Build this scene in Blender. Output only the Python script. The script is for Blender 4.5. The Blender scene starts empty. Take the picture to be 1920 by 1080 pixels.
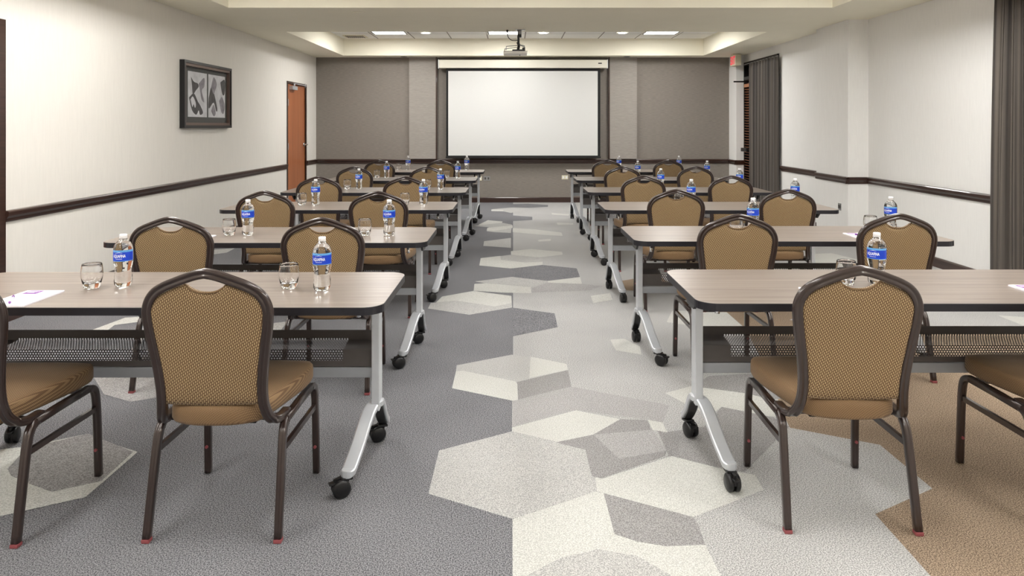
import bpy, bmesh, math, random
from mathutils import Vector, Matrix

random.seed(7)
SC = bpy.context.scene
COL = SC.collection
PI = math.pi

# ------------------------------------------------------------------ camera, world, exposure
CAM_H = 1.393
cam_d = bpy.data.cameras.new('camera')
cam_d.sensor_width = 36.0
cam_d.lens = 1340.0 / 1920.0 * 36.0
cam_d.shift_x = -2.0 / 1920.0
cam_d.shift_y = -303.0 / 1920.0
cam_d.clip_start = 0.05
cam = bpy.data.objects.new('camera', cam_d)
cam.location = (0, 0, CAM_H)
cam.rotation_euler = (PI / 2, 0, 0)
COL.objects.link(cam)
SC.camera = cam
world = bpy.data.worlds.new('world')
SC.world = world
world.use_nodes = True
world.node_tree.nodes['Background'].inputs[0].default_value = (0.02, 0.025, 0.035, 1)
world.node_tree.nodes['Background'].inputs[1].default_value = 0.3
SC.view_settings.view_transform = 'Standard'
SC.view_settings.look = 'None'
SC.view_settings.gamma = 1.0
SC.view_settings.use_curve_mapping = False
SC.view_settings.exposure = 0.95
SC.cycles.max_bounces = 12
SC.cycles.diffuse_bounces = 5
SC.cycles.transmission_bounces = 10
SC.cycles.transparent_max_bounces = 24
PANEL_W = 14.0      # brightness of the troffer diffusers
CAN_W = 16.0

# ------------------------------------------------------------------ materials
def srgb(r, g, b):
    def f(c):
        c /= 255.0
        return c / 12.92 if c <= 0.04045 else ((c + 0.055) / 1.055) ** 2.4
    return (f(r), f(g), f(b), 1.0)

def mat(name, col, rough=0.5, metal=0.0, spec=0.5, noise=0.0, nscale=40.0, bump=0.0, bscale=200.0,
        stretch=(1, 1, 1), trans=0.0, ior=1.45, coat=0.0, emit=None, estr=0.0, sheen=0.0):
    m = bpy.data.materials.new(name)
    m.use_nodes = True
    nt = m.node_tree
    N, L = nt.nodes, nt.links
    b = N['Principled BSDF']
    b.inputs['Base Color'].default_value = col
    b.inputs['Roughness'].default_value = rough
    b.inputs['Metallic'].default_value = metal
    b.inputs['Specular IOR Level'].default_value = spec
    b.inputs['Transmission Weight'].default_value = trans
    b.inputs['IOR'].default_value = ior
    b.inputs['Coat Weight'].default_value = coat
    b.inputs['Sheen Weight'].default_value = sheen
    if emit:
        b.inputs['Emission Color'].default_value = emit
        b.inputs['Emission Strength'].default_value = estr
    if noise > 0 or bump > 0:
        tc = N.new('ShaderNodeTexCoord')
        mp = N.new('ShaderNodeMapping')
        mp.inputs['Scale'].default_value = stretch
        L.new(tc.outputs['Object'], mp.inputs['Vector'])
    if noise > 0:
        n = N.new('ShaderNodeTexNoise')
        n.inputs['Scale'].default_value = nscale
        n.inputs['Detail'].default_value = 4
        L.new(mp.outputs[0], n.inputs['Vector'])
        r = N.new('ShaderNodeMapRange')
        r.inputs['From Min'].default_value = 0.3
        r.inputs['From Max'].default_value = 0.7
        r.inputs['To Min'].default_value = 1 - noise
        r.inputs['To Max'].default_value = 1 + noise
        L.new(n.outputs['Fac'], r.inputs['Value'])
        mul = N.new('ShaderNodeVectorMath')
        mul.operation = 'MULTIPLY'
        mul.inputs[0].default_value = col[:3]
        L.new(r.outputs[0], mul.inputs[1])
        L.new(mul.outputs[0], b.inputs['Base Color'])
    if bump > 0:
        n2 = N.new('ShaderNodeTexNoise')
        n2.inputs['Scale'].default_value = bscale
        n2.inputs['Detail'].default_value = 3
        L.new(mp.outputs[0], n2.inputs['Vector'])
        bp = N.new('ShaderNodeBump')
        bp.inputs['Strength'].default_value = bump
        bp.inputs['Distance'].default_value = 0.002
        L.new(n2.outputs['Fac'], bp.inputs['Height'])
        L.new(bp.outputs[0], b.inputs['Normal'])
    return m

def math_node(nt, op, a, b=None, c=None):
    n = nt.nodes.new('ShaderNodeMath')
    n.operation = op
    for i, v in enumerate((a, b, c)):
        if v is None:
            continue
        if isinstance(v, (int, float)):
            n.inputs[i].default_value = v
        else:
            nt.links.new(v, n.inputs[i])
    return n.outputs[0]

def carpet_mat(name, c, c2, amt=0.3):
    """loop pile: fine two-tone speckle plus a broad soft variation"""
    m = mat(name, c, rough=0.95, spec=0.1, bump=0.25, bscale=300)
    nt = m.node_tree
    N, L = nt.nodes, nt.links
    b = N['Principled BSDF']
    tc = N.new('ShaderNodeTexCoord')
    n = N.new('ShaderNodeTexNoise')
    n.inputs['Scale'].default_value = 225
    n.inputs['Detail'].default_value = 3
    L.new(tc.outputs['Object'], n.inputs['Vector'])
    r = N.new('ShaderNodeMapRange')
    r.inputs['From Min'].default_value = 0.40
    r.inputs['From Max'].default_value = 0.60
    L.new(n.outputs['Fac'], r.inputs['Value'])
    n2 = N.new('ShaderNodeTexNoise')
    n2.inputs['Scale'].default_value = 2.2
    L.new(tc.outputs['Object'], n2.inputs['Vector'])
    mx = N.new('ShaderNodeMix')
    mx.data_type = 'RGBA'
    mx.inputs['A'].default_value = c2
    mx.inputs['B'].default_value = c
    f = math_node(nt, 'MULTIPLY_ADD', r.outputs[0], 0.9, 0.08)
    f2 = math_node(nt, 'MULTIPLY_ADD', n2.outputs['Fac'], 0.24, -0.12)
    f3 = math_node(nt, 'ADD', f, f2)
    L.new(f3, mx.inputs['Factor'])
    L.new(mx.outputs['Result'], b.inputs['Base Color'])
    return m

def fabric_mat(name, base, gold, p=0.0064, q=0.0102, tilt=0.25, zx=0.0, mixf=1.0):
    """brown weave with short golden dashes stepping up in diagonal bands"""
    m = mat(name, base, rough=0.7, spec=0.3, sheen=0.1)
    nt = m.node_tree
    N, L = nt.nodes, nt.links
    b = N['Principled BSDF']
    tc = N.new('ShaderNodeTexCoord')
    sp = N.new('ShaderNodeSeparateXYZ')
    L.new(tc.outputs['Object'], sp.inputs[0])
    x = math_node(nt, 'MULTIPLY_ADD', sp.outputs[2], zx, sp.outputs[0])
    v = math_node(nt, 'ADD', sp.outputs[1], sp.outputs[2])
    u = math_node(nt, 'MULTIPLY_ADD', v, -tilt, x)
    uc = math_node(nt, 'DIVIDE', u, p)
    fl = math_node(nt, 'FLOOR', uc)
    fu = math_node(nt, 'FRACT', uc)
    vs = math_node(nt, 'MULTIPLY_ADD', fl, -0.42, math_node(nt, 'DIVIDE', v, q))
    fv = math_node(nt, 'FRACT', vs)
    du = math_node(nt, 'ABSOLUTE', math_node(nt, 'SUBTRACT', fu, 0.5))
    dv = math_node(nt, 'ABSOLUTE', math_node(nt, 'SUBTRACT', fv, 0.5))
    k = math_node(nt, 'MULTIPLY', math_node(nt, 'LESS_THAN', du, 0.25), math_node(nt, 'LESS_THAN', dv, 0.36))
    n = N.new('ShaderNodeTexNoise')
    n.inputs['Scale'].default_value = 700
    L.new(tc.outputs['Object'], n.inputs['Vector'])
    kk = math_node(nt, 'MULTIPLY', math_node(nt, 'MULTIPLY_ADD', n.outputs['Fac'], 0.8, 0.55), math_node(nt, 'MULTIPLY', k, mixf))
    mx = N.new('ShaderNodeMix')
    mx.data_type = 'RGBA'
    mx.inputs['A'].default_value = base
    mx.inputs['B'].default_value = gold
    L.new(kk, mx.inputs['Factor'])
    L.new(mx.outputs['Result'], b.inputs['Base Color'])
    return m

def wood_mat(name, c1, c2, scale=(1.2, 34, 34), rough=0.4, coat=0.0):
    m = mat(name, c1, rough=rough, coat=coat)
    nt = m.node_tree
    N, L = nt.nodes, nt.links
    b = N['Principled BSDF']
    tc = N.new('ShaderNodeTexCoord')
    mp = N.new('ShaderNodeMapping')
    mp.inputs['Scale'].default_value = scale
    L.new(tc.outputs['Object'], mp.inputs['Vector'])
    n = N.new('ShaderNodeTexNoise')
    n.inputs['Scale'].default_value = 1.0
    n.inputs['Detail'].default_value = 6
    n.inputs['Roughness'].default_value = 0.65
    n.inputs['Distortion'].default_value = 0.3
    L.new(mp.outputs[0], n.inputs['Vector'])
    rp = N.new('ShaderNodeValToRGB')
    rp.color_ramp.elements[0].position = 0.32
    rp.color_ramp.elements[0].color = c1
    rp.color_ramp.elements[1].position = 0.68
    rp.color_ramp.elements[1].color = c2
    L.new(n.outputs['Fac'], rp.inputs[0])
    L.new(rp.outputs[0], b.inputs['Base Color'])
    return m

def perforated_mat(name):
    m = mat(name, srgb(60, 56, 56), rough=0.45, metal=0.1)
    nt = m.node_tree
    N, L = nt.nodes, nt.links
    b = N['Principled BSDF']
    out = N['Material Output']
    uv = N.new('ShaderNodeUVMap')
    sp = N.new('ShaderNodeSeparateXYZ')
    L.new(uv.outputs[0], sp.inputs[0])
    def lattice(ox, oy):
        px, py = 0.0112, 0.0112 * 1.732
        fx = math_node(nt, 'FRACT', math_node(nt, 'ADD', math_node(nt, 'DIVIDE', sp.outputs[0], px), ox + 100))
        fy = math_node(nt, 'FRACT', math_node(nt, 'ADD', math_node(nt, 'DIVIDE', sp.outputs[1], py), oy + 100))
        dx = math_node(nt, 'MULTIPLY', math_node(nt, 'SUBTRACT', fx, 0.5), px)
        dy = math_node(nt, 'MULTIPLY', math_node(nt, 'SUBTRACT', fy, 0.5), py)
        return math_node(nt, 'SQRT', math_node(nt, 'ADD', math_node(nt, 'MULTIPLY', dx, dx), math_node(nt, 'MULTIPLY', dy, dy)))
    d = math_node(nt, 'MINIMUM', lattice(0, 0), lattice(0.5, 0.5))
    hole = math_node(nt, "LESS_THAN", d, 0.0037)
    tr = N.new('ShaderNodeBsdfTransparent')
    mx = N.new('ShaderNodeMixShader')
    L.new(hole, mx.inputs[0])
    L.new(b.outputs[0], mx.inputs[1])
    L.new(tr.outputs[0], mx.inputs[2])
    L.new(mx.outputs[0], out.inputs[0])
    return m

def thin_glass(name, tint=(1, 1, 1, 1), refl=0.5):
    """a thin clear wall: fresnel reflection over plain transparency"""
    m = bpy.data.materials.new(name)
    m.use_nodes = True
    nt = m.node_tree
    N, L = nt.nodes, nt.links
    N.remove(N['Principled BSDF'])
    out = N['Material Output']
    tr = N.new('ShaderNodeBsdfTransparent')
    tr.inputs[0].default_value = tint
    gl = N.new('ShaderNodeBsdfGlossy')
    gl.inputs['Roughness'].default_value = 0.03
    fr = N.new('ShaderNodeLayerWeight')
    fr.inputs['Blend'].default_value = refl
    mx = N.new('ShaderNodeMixShader')
    L.new(fr.outputs['Fresnel'], mx.inputs[0])
    L.new(tr.outputs[0], mx.inputs[1])
    L.new(gl.outputs[0], mx.inputs[2])
    L.new(mx.outputs[0], out.inputs[0])
    return m

def ceiling_tile_mat():
    m = mat('ceiling_tile', srgb(245, 243, 238), rough=0.9, spec=0.1, bump=0.3, bscale=300)
    nt = m.node_tree
    N, L = nt.nodes, nt.links
    b = N['Principled BSDF']
    tc = N.new('ShaderNodeTexCoord')
    sp = N.new('ShaderNodeSeparateXYZ')
    L.new(tc.outputs['Object'], sp.inputs[0])
    def line(c, off, per):
        f = math_node(nt, 'FRACT', math_node(nt, 'DIVIDE', math_node(nt, 'ADD', c, off), per))
        return math_node(nt, 'LESS_THAN', f, 0.028)
    k = math_node(nt, 'MAXIMUM', line(sp.outputs[0], 2.417 + 6.54, 0.654), line(sp.outputs[1], -12.75 + 26.16, 0.654))
    mx = N.new('ShaderNodeMix')
    mx.data_type = 'RGBA'
    mx.inputs['A'].default_value = srgb(245, 243, 238)
    mx.inputs['B'].default_value = srgb(150, 145, 136)
    L.new(k, mx.inputs['Factor'])
    L.new(mx.outputs['Result'], b.inputs['Base Color'])
    return m

def curtain_mat():
    m = mat('curtain_cloth', srgb(80, 74, 70), rough=0.6, spec=0.3, sheen=0.3)
    nt = m.node_tree
    N, L = nt.nodes, nt.links
    b = N['Principled BSDF']
    uv = N.new('ShaderNodeUVMap')
    mp = N.new('ShaderNodeMapping')
    mp.inputs['Scale'].default_value = (70, 0.4, 1)
    L.new(uv.outputs[0], mp.inputs['Vector'])
    n = N.new('ShaderNodeTexNoise')
    n.inputs['Scale'].default_value = 1.0
    n.inputs['Detail'].default_value = 3
    L.new(mp.outputs[0], n.inputs['Vector'])
    rp = N.new('ShaderNodeValToRGB')
    rp.color_ramp.elements[0].position = 0.35
    rp.color_ramp.elements[0].color = srgb(50, 45, 43)
    rp.color_ramp.elements[1].position = 0.7
    rp.color_ramp.elements[1].color = srgb(112, 104, 96)
    L.new(n.outputs['Fac'], rp.inputs[0])
    L.new(rp.outputs[0], b.inputs['Base Color'])
    return m

M = {}
M['wall_white'] = mat('white_wallcovering', srgb(226, 222, 215), rough=0.85, spec=0.2, noise=0.02, nscale=60, stretch=(1, 1, 0.1), bump=0.15, bscale=300)
M['wall_right'] = mat('cool_white_wallcovering', srgb(236, 235, 233), rough=0.85, spec=0.2, noise=0.02, nscale=60, stretch=(1, 1, 0.1), bump=0.15, bscale=300)
M['wall_grey'] = mat('grey_grasscloth', srgb(134, 127, 120), rough=0.8, spec=0.2, noise=0.12, nscale=90, stretch=(0.14, 1, 1.6), bump=0.2, bscale=300)
M['wall_grey_lit'] = mat('grey_grasscloth_lit', srgb(154, 148, 142), rough=0.8, spec=0.2, noise=0.1, nscale=90, stretch=(0.14, 1, 1.6), bump=0.2, bscale=300)  # same grasscloth; brighter light on the raised panels is put into its colour
M['drywall'] = mat('ceiling_paint', srgb(247, 242, 224), rough=0.9, spec=0.1, noise=0.01, nscale=3)
M['tile'] = ceiling_tile_mat()
M['trim'] = wood_mat('dark_stained_wood', srgb(46, 30, 26), srgb(66, 45, 38), scale=(3, 3, 60), rough=0.28, coat=0.3)
M['door_wood'] = wood_mat('cherry_veneer', srgb(154, 88, 54), srgb(178, 112, 72), scale=(10, 10, 0.8), rough=0.3, coat=0.2)
M['top'] = wood_mat('taupe_laminate', srgb(112, 101, 93), srgb(144, 133, 124), scale=(1.3, 38, 38), rough=0.3)
M['edge'] = mat('charcoal_edge_band', srgb(34, 33, 38), rough=0.38, spec=0.4, noise=0.05)
M['silver'] = mat('silver_powder_coat', srgb(200, 203, 208), rough=0.36, metal=0.4, noise=0.02, nscale=20)
M['silver_dark'] = mat('grey_steel_bar', srgb(160, 163, 168), rough=0.45, metal=0.2, noise=0.02)
M['steel_dark'] = mat('charcoal_steel', srgb(84, 79, 77), rough=0.45, metal=0.1, noise=0.03)
M['perf'] = perforated_mat('perforated_steel')
M['black'] = mat('black_plastic', srgb(26, 25, 26), rough=0.32, noise=0.05)
M['black_matte'] = mat('matte_black', srgb(18, 18, 18), rough=0.7, noise=0.05)
M['chrome'] = mat('chrome', srgb(215, 215, 215), rough=0.12, metal=1.0, noise=0.01)
M['bronze'] = mat('bronze_tube', srgb(50, 37, 33), rough=0.28, metal=0.2, spec=0.6, noise=0.05, nscale=30, coat=0.5)
M['fabric'] = fabric_mat('golden_brown_fabric', srgb(98, 72, 49), srgb(182, 160, 120))
M['fabric_seat'] = fabric_mat('golden_brown_seat_fabric', srgb(104, 79, 55), srgb(156, 129, 94), p=0.0042, q=0.0066, zx=0.6, mixf=0.8)
M['red'] = mat('red_plastic', srgb(140, 72, 76), rough=0.5, noise=0.05)
M['glass'] = thin_glass('clear_glass', refl=0.35)
M['glass_solid'] = mat('thick_glass', (1, 1, 1, 1), rough=0.0, trans=1.0, ior=1.45, noise=0.001)
M['water'] = mat('bottle_water', (0.99, 1, 1, 1), rough=0.0, trans=1.0, ior=1.33, noise=0.001)
M['cap'] = mat('white_cap', srgb(240, 240, 242), rough=0.4, noise=0.01)
M['label_blue'] = mat('label_blue', srgb(20, 62, 190), rough=0.35, noise=0.08, nscale=30)
M['label_light'] = mat('label_light_blue', srgb(96, 160, 215), rough=0.35, noise=0.15, nscale=60)
M['white'] = mat('white_print', srgb(245, 245, 248), rough=0.5, noise=0.01)
M['paper'] = mat('paper', srgb(245, 243, 250), rough=0.8, noise=0.01)
M['purple'] = mat('purple_print', srgb(118, 58, 140), rough=0.5, noise=0.08, nscale=80)
M['curtain'] = curtain_mat()
M['screen'] = mat('screen_fabric', srgb(212, 212, 210), rough=0.9, spec=0.1, noise=0.004)
M['casing'] = mat('screen_casing', srgb(222, 218, 205), rough=0.45, noise=0.01)
M['frame_bronze'] = mat('picture_frame_bronze', srgb(110, 92, 84), rough=0.3, metal=0.5, noise=0.05)
M['mat_board'] = mat('grey_mat_board', srgb(84, 84, 82), rough=0.8, noise=0.03)
M['art_pale'] = mat('art_paper', srgb(205, 205, 208), rough=0.8, noise=0.14, nscale=9)
M['art_dark'] = mat('art_ink', srgb(86, 84, 84), rough=0.8, noise=0.2, nscale=14)
M['art_mid'] = mat('art_wash', srgb(140, 136, 142), rough=0.8, noise=0.25, nscale=16)
M['blind'] = wood_mat('blind_wood', srgb(186, 124, 86), srgb(206, 146, 106), scale=(4, 4, 30), rough=0.35)
M['dark_pane'] = mat('night_glass', srgb(12, 13, 15), rough=0.06, spec=0.6, noise=0.02)
M['cream_plate'] = mat('cream_plate', srgb(224, 218, 192), rough=0.5, noise=0.01)
M['steel_plate'] = mat('steel_plate', srgb(165, 165, 165), rough=0.3, metal=0.7, noise=0.02)
M['lamp'] = mat('lit_diffuser', srgb(255, 250, 240), rough=0.6, emit=(1.0, 0.985, 0.955, 1), estr=PANEL_W, noise=0.001)
M['lamp_near'] = mat('lit_diffuser_near', srgb(255, 250, 240), rough=0.6, emit=(1.0, 0.985, 0.955, 1), estr=PANEL_W * 0.74, noise=0.001)
M['can'] = mat('lit_can', srgb(255, 250, 240), rough=0.6, emit=(1.0, 0.985, 0.955, 1), estr=CAN_W, noise=0.001)
M['exit_face'] = mat('exit_face', srgb(215, 210, 185), rough=0.5, emit=(1.0, 0.75, 0.6, 1), estr=0.06, noise=0.01)
M['exit_red'] = mat('exit_red', srgb(225, 30, 60), rough=0.5, emit=(1.0, 0.03, 0.08, 1), estr=0.35, noise=0.01)
M['fixture_white'] = mat('fixture_white', srgb(235, 232, 225), rough=0.5, noise=0.01)
CM = {
    'dark': carpet_mat('carpet_charcoal', srgb(145, 145, 148), srgb(62, 62, 66)),
    'base': carpet_mat('carpet_light_grey', srgb(196, 195, 193), srgb(120, 119, 119)),
    'pale': carpet_mat('carpet_pale', srgb(192, 191, 188), srgb(140, 139, 138)),
    'soft': carpet_mat('carpet_soft_grey', srgb(178, 176, 175), srgb(128, 126, 126)),
    'mid': carpet_mat('carpet_mid_grey', srgb(162, 160, 159), srgb(112, 110, 110)),
    'cream': carpet_mat('carpet_cream', srgb(203, 203, 198), srgb(166, 166, 161)),
    'tan': carpet_mat('carpet_tan', srgb(170, 151, 130), srgb(84, 70, 59)),
}

# ------------------------------------------------------------------ mesh helpers
class MB:
    def __init__(self):
        self.v, self.f, self.mi, self.sm = [], [], [], []
        self.uv = {}
    def add(self, vs, fs, mi=0, smooth=False):
        o = len(self.v)
        self.v += [tuple(p) for p in vs]
        for f in fs:
            self.f.append([i + o for i in f])
            self.mi.append(mi)
            self.sm.append(smooth)
        return o
    def box(self, x0, x1, y0, y1, z0, z1, mi=0):
        v = [(x0, y0, z0), (x1, y0, z0), (x1, y1, z0), (x0, y1, z0), (x0, y0, z1), (x1, y0, z1), (x1, y1, z1), (x0, y1, z1)]
        self.add(v, [(0, 3, 2, 1), (4, 5, 6, 7), (0, 1, 5, 4), (1, 2, 6, 5), (2, 3, 7, 6), (3, 0, 4, 7)], mi)
        return self
    def bbox(self, x0, x1, y0, y1, z0, z1, b=0.004, mi=0):
        """bevelled box"""
        bm = bmesh.new()
        bmesh.ops.create_cube(bm, size=1)
        for v in bm.verts:
            v.co = Vector(((x0 + x1) / 2 + v.co.x * (x1 - x0), (y0 + y1) / 2 + v.co.y * (y1 - y0), (z0 + z1) / 2 + v.co.z * (z1 - z0)))
        bmesh.ops.bevel(bm, geom=list(bm.edges), offset=b, segments=2, affect='EDGES', profile=0.6)
        self.from_bm(bm, mi)
        return self
    def from_bm(self, bm, mi=0, smooth=False):
        bm.verts.index_update()
        self.add([v.co[:] for v in bm.verts], [[v.index for v in f.verts] for f in bm.faces], mi, smooth)
        bm.free()
    def sweep(self, path, prof, up=(0, 0, 1), mi=0, smooth=True, cap=True, closed=False):
        """prof: list of (a, b): a along side vector, b along the up-ish vector"""
        P = [Vector(p) for p in path]
        up = Vector(up)
        n, k = len(P), len(prof)
        vs = []
        for i, p in enumerate(P):
            if closed:
                t = (P[(i + 1) % n] - P[i - 1]).normalized()
            else:
                t = (P[min(i + 1, n - 1)] - P[max(i - 1, 0)]).normalized()
            s = t.cross(up)
            if s.length < 1e-4:
                s = t.cross(Vector((1, 0.01, 0)))
            s.normalize()
            u = s.cross(t).normalized()
            for a, b in prof:
                vs.append(p + s * a + u * b)
        fs = []
        for i in range(n if closed else n - 1):
            j = (i + 1) % n
            for q in range(k):
                r = (q + 1) % k
                fs.append((i * k + q, i * k + r, j * k + r, j * k + q))
        o = self.add(vs, fs, mi, smooth)
        if cap and not closed:
            self.f.append([o + q for q in range(k)][::-1]); self.mi.append(mi); self.sm.append(False)
            self.f.append([o + (n - 1) * k + q for q in range(k)]); self.mi.append(mi); self.sm.append(False)
        return self
    def cyl(self, p0, p1, r, seg=16, mi=0, r1=None):
        p0, p1 = Vector(p0), Vector(p1)
        r1 = r if r1 is None else r1
        t = (p1 - p0).normalized()
        up = Vector((0, 0, 1)) if abs(t.z) < 0.9 else Vector((1, 0, 0))
        s = t.cross(up).normalized()
        u = s.cross(t)
        vs = []
        for p, rr in ((p0, r), (p1, r1)):
            for i in range(seg):
                a = 2 * PI * i / seg
                vs.append(p + (s * math.cos(a) + u * math.sin(a)) * rr)
        o = self.add(vs, [(i, i + seg, (i + 1) % seg + seg, (i + 1) % seg) for i in range(seg)], mi, True)
        self.f.append([o + i for i in range(seg)]); self.mi.append(mi); self.sm.append(False)
        self.f.append([o + seg + i for i in range(seg)][::-1]); self.mi.append(mi); self.sm.append(False)
        return self
    def lathe(self, prof, seg=32, mi=0, lobes=None, close=True, a0=0, a1=2 * PI):
        """prof: list of (r, z)"""
        k = len(prof)
        full = abs(a1 - a0 - 2 * PI) < 1e-6
        n = seg if full else seg + 1
        vs = []
        for i in range(n):
            a = a0 + (a1 - a0) * i / seg
            for r, z in prof:
                rr = r * (lobes(a, z) if lobes else 1)
                vs.append((rr * math.cos(a), rr * math.sin(a), z))
        fs = []
        for i in range(seg):
            j = (i + 1) % n
            for q in range(k - 1):
                fs.append((i * k + q, j * k + q, j * k + q + 1, i * k + q + 1))
        self.add(vs, fs, mi, True)
        return self
    def ngon_prism(self, pts, z0, z1, mi=0):
        """pts (x, y) counter-clockwise, extruded in z"""
        n = len(pts)
        vs = [(x, y, z0) for x, y in pts] + [(x, y, z1) for x, y in pts]
        fs = [tuple(range(n))[::-1], tuple(range(n, 2 * n))] + [(i, (i + 1) % n, (i + 1) % n + n, i + n) for i in range(n)]
        self.add(vs, fs, mi)
        return self
    def build(self, name, mats, parent=None, weld=False):
        me = bpy.data.meshes.new(name)
        me.from_pydata(self.v, [], self.f)
        if not isinstance(mats, (list, tuple)):
            mats = [mats]
        for m in mats:
            me.materials.append(m)
        for p, mi, s in zip(me.polygons, self.mi, self.sm):
            p.material_index = mi
            p.use_smooth = s
        if weld:
            bm = bmesh.new(); bm.from_mesh(me)
            bmesh.ops.remove_doubles(bm, verts=bm.verts, dist=1e-5)
            bmesh.ops.recalc_face_normals(bm, faces=bm.faces)
            bm.to_mesh(me); bm.free()
        me.update()
        o = bpy.data.objects.new(name, me)
        COL.objects.link(o)
        if parent:
            o.parent = parent
        return o

def fix_normals(o):
    bm = bmesh.new(); bm.from_mesh(o.data)
    bmesh.ops.recalc_face_normals(bm, faces=bm.faces)
    bm.to_mesh(o.data); bm.free()
    return o

def thing(name, label, cat, loc=(0, 0, 0), rz=0, group=None):
    o = bpy.data.objects.new(name, None)
    o.empty_display_size = 0.05
    COL.objects.link(o)
    o.location = loc
    o.rotation_euler = (0, 0, rz)
    return tag(o, label, cat, group)

def tag(o, label=None, cat=None, group=None):
    if label: o['label'] = label
    if cat: o['category'] = cat
    if group: o['group'] = group
    return o

def structure(o, label=None):
    o['kind'] = 'structure'
    if label: o['label'] = label
    return o

def copy_tree(o, parent=None):
    c = o.copy()
    COL.objects.link(c)
    if parent is not None:
        c.parent = parent
    for ch in [k for k in bpy.data.objects if k.parent == o]:
        copy_tree(ch, c)
    return c

def children(o):
    return [k for k in bpy.data.objects if k.parent == o]

def smooth_path(pts, sub=5):
    P = [Vector(p) for p in pts]
    P = [P[0] * 2 - P[1]] + P + [P[-1] * 2 - P[-2]]
    out = []
    for i in range(1, len(P) - 2):
        a, b, c, d = P[i - 1], P[i], P[i + 1], P[i + 2]
        for k in range(sub):
            t = k / sub
            out.append(0.5 * ((2 * b) + (c - a) * t + (2 * a - 5 * b + 4 * c - d) * t * t + (3 * b - a - 3 * c + d) * t ** 3))
    out.append(P[-2])
    return out

def ellipse_prof(a, b, n=12, groove=0.0):
    out = []
    for i in range(n):
        t = 2 * PI * i / n
        c, s = math.cos(t), math.sin(t)
        e = 0.7
        x = a * abs(c) ** e * (1 if c >= 0 else -1)
        y = b * abs(s) ** e * (1 if s >= 0 else -1)
        out.append((x, y))
    return out

def rounded_rect(x0, x1, y0, y1, r, seg=6):
    pts = []
    for cx, cy, a in ((x1 - r, y0 + r, -PI / 2), (x1 - r, y1 - r, 0), (x0 + r, y1 - r, PI / 2), (x0 + r, y0 + r, PI)):
        for i in range(seg + 1):
            t = a + PI / 2 * i / seg
            pts.append((cx + r * math.cos(t), cy + r * math.sin(t)))
    return pts

def text_geom(body, size, extrude=0.0):
    cu = bpy.data.curves.new('lettering', 'FONT')
    cu.body = body
    cu.size = size
    cu.extrude = extrude
    cu.offset = size * 0.022
    cu.align_x = 'CENTER'
    cu.align_y = 'CENTER'
    o = bpy.data.objects.new('lettering', cu)
    COL.objects.link(o)
    dg = bpy.context.evaluated_depsgraph_get()
    dg.update()
    me = bpy.data.meshes.new_from_object(o.evaluated_get(dg))
    vs = [v.co[:] for v in me.vertices]
    fs = [list(p.vertices) for p in me.polygons]
    bpy.data.objects.remove(o)
    bpy.data.curves.remove(cu)
    bpy.data.meshes.remove(me)
    return vs, fs

# ------------------------------------------------------------------ the room
H = 2.657           # soffit
HT = 2.96           # tray ceiling
XL, XR, XRF, XP = -3.61, 4.20, 4.10, 3.96
YB = 13.10
YF = -2.2
TRAYS = [(-1.3, 7.61), (9.55, 12.75)]
TX0, TX1 = -3.03, 3.40

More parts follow.
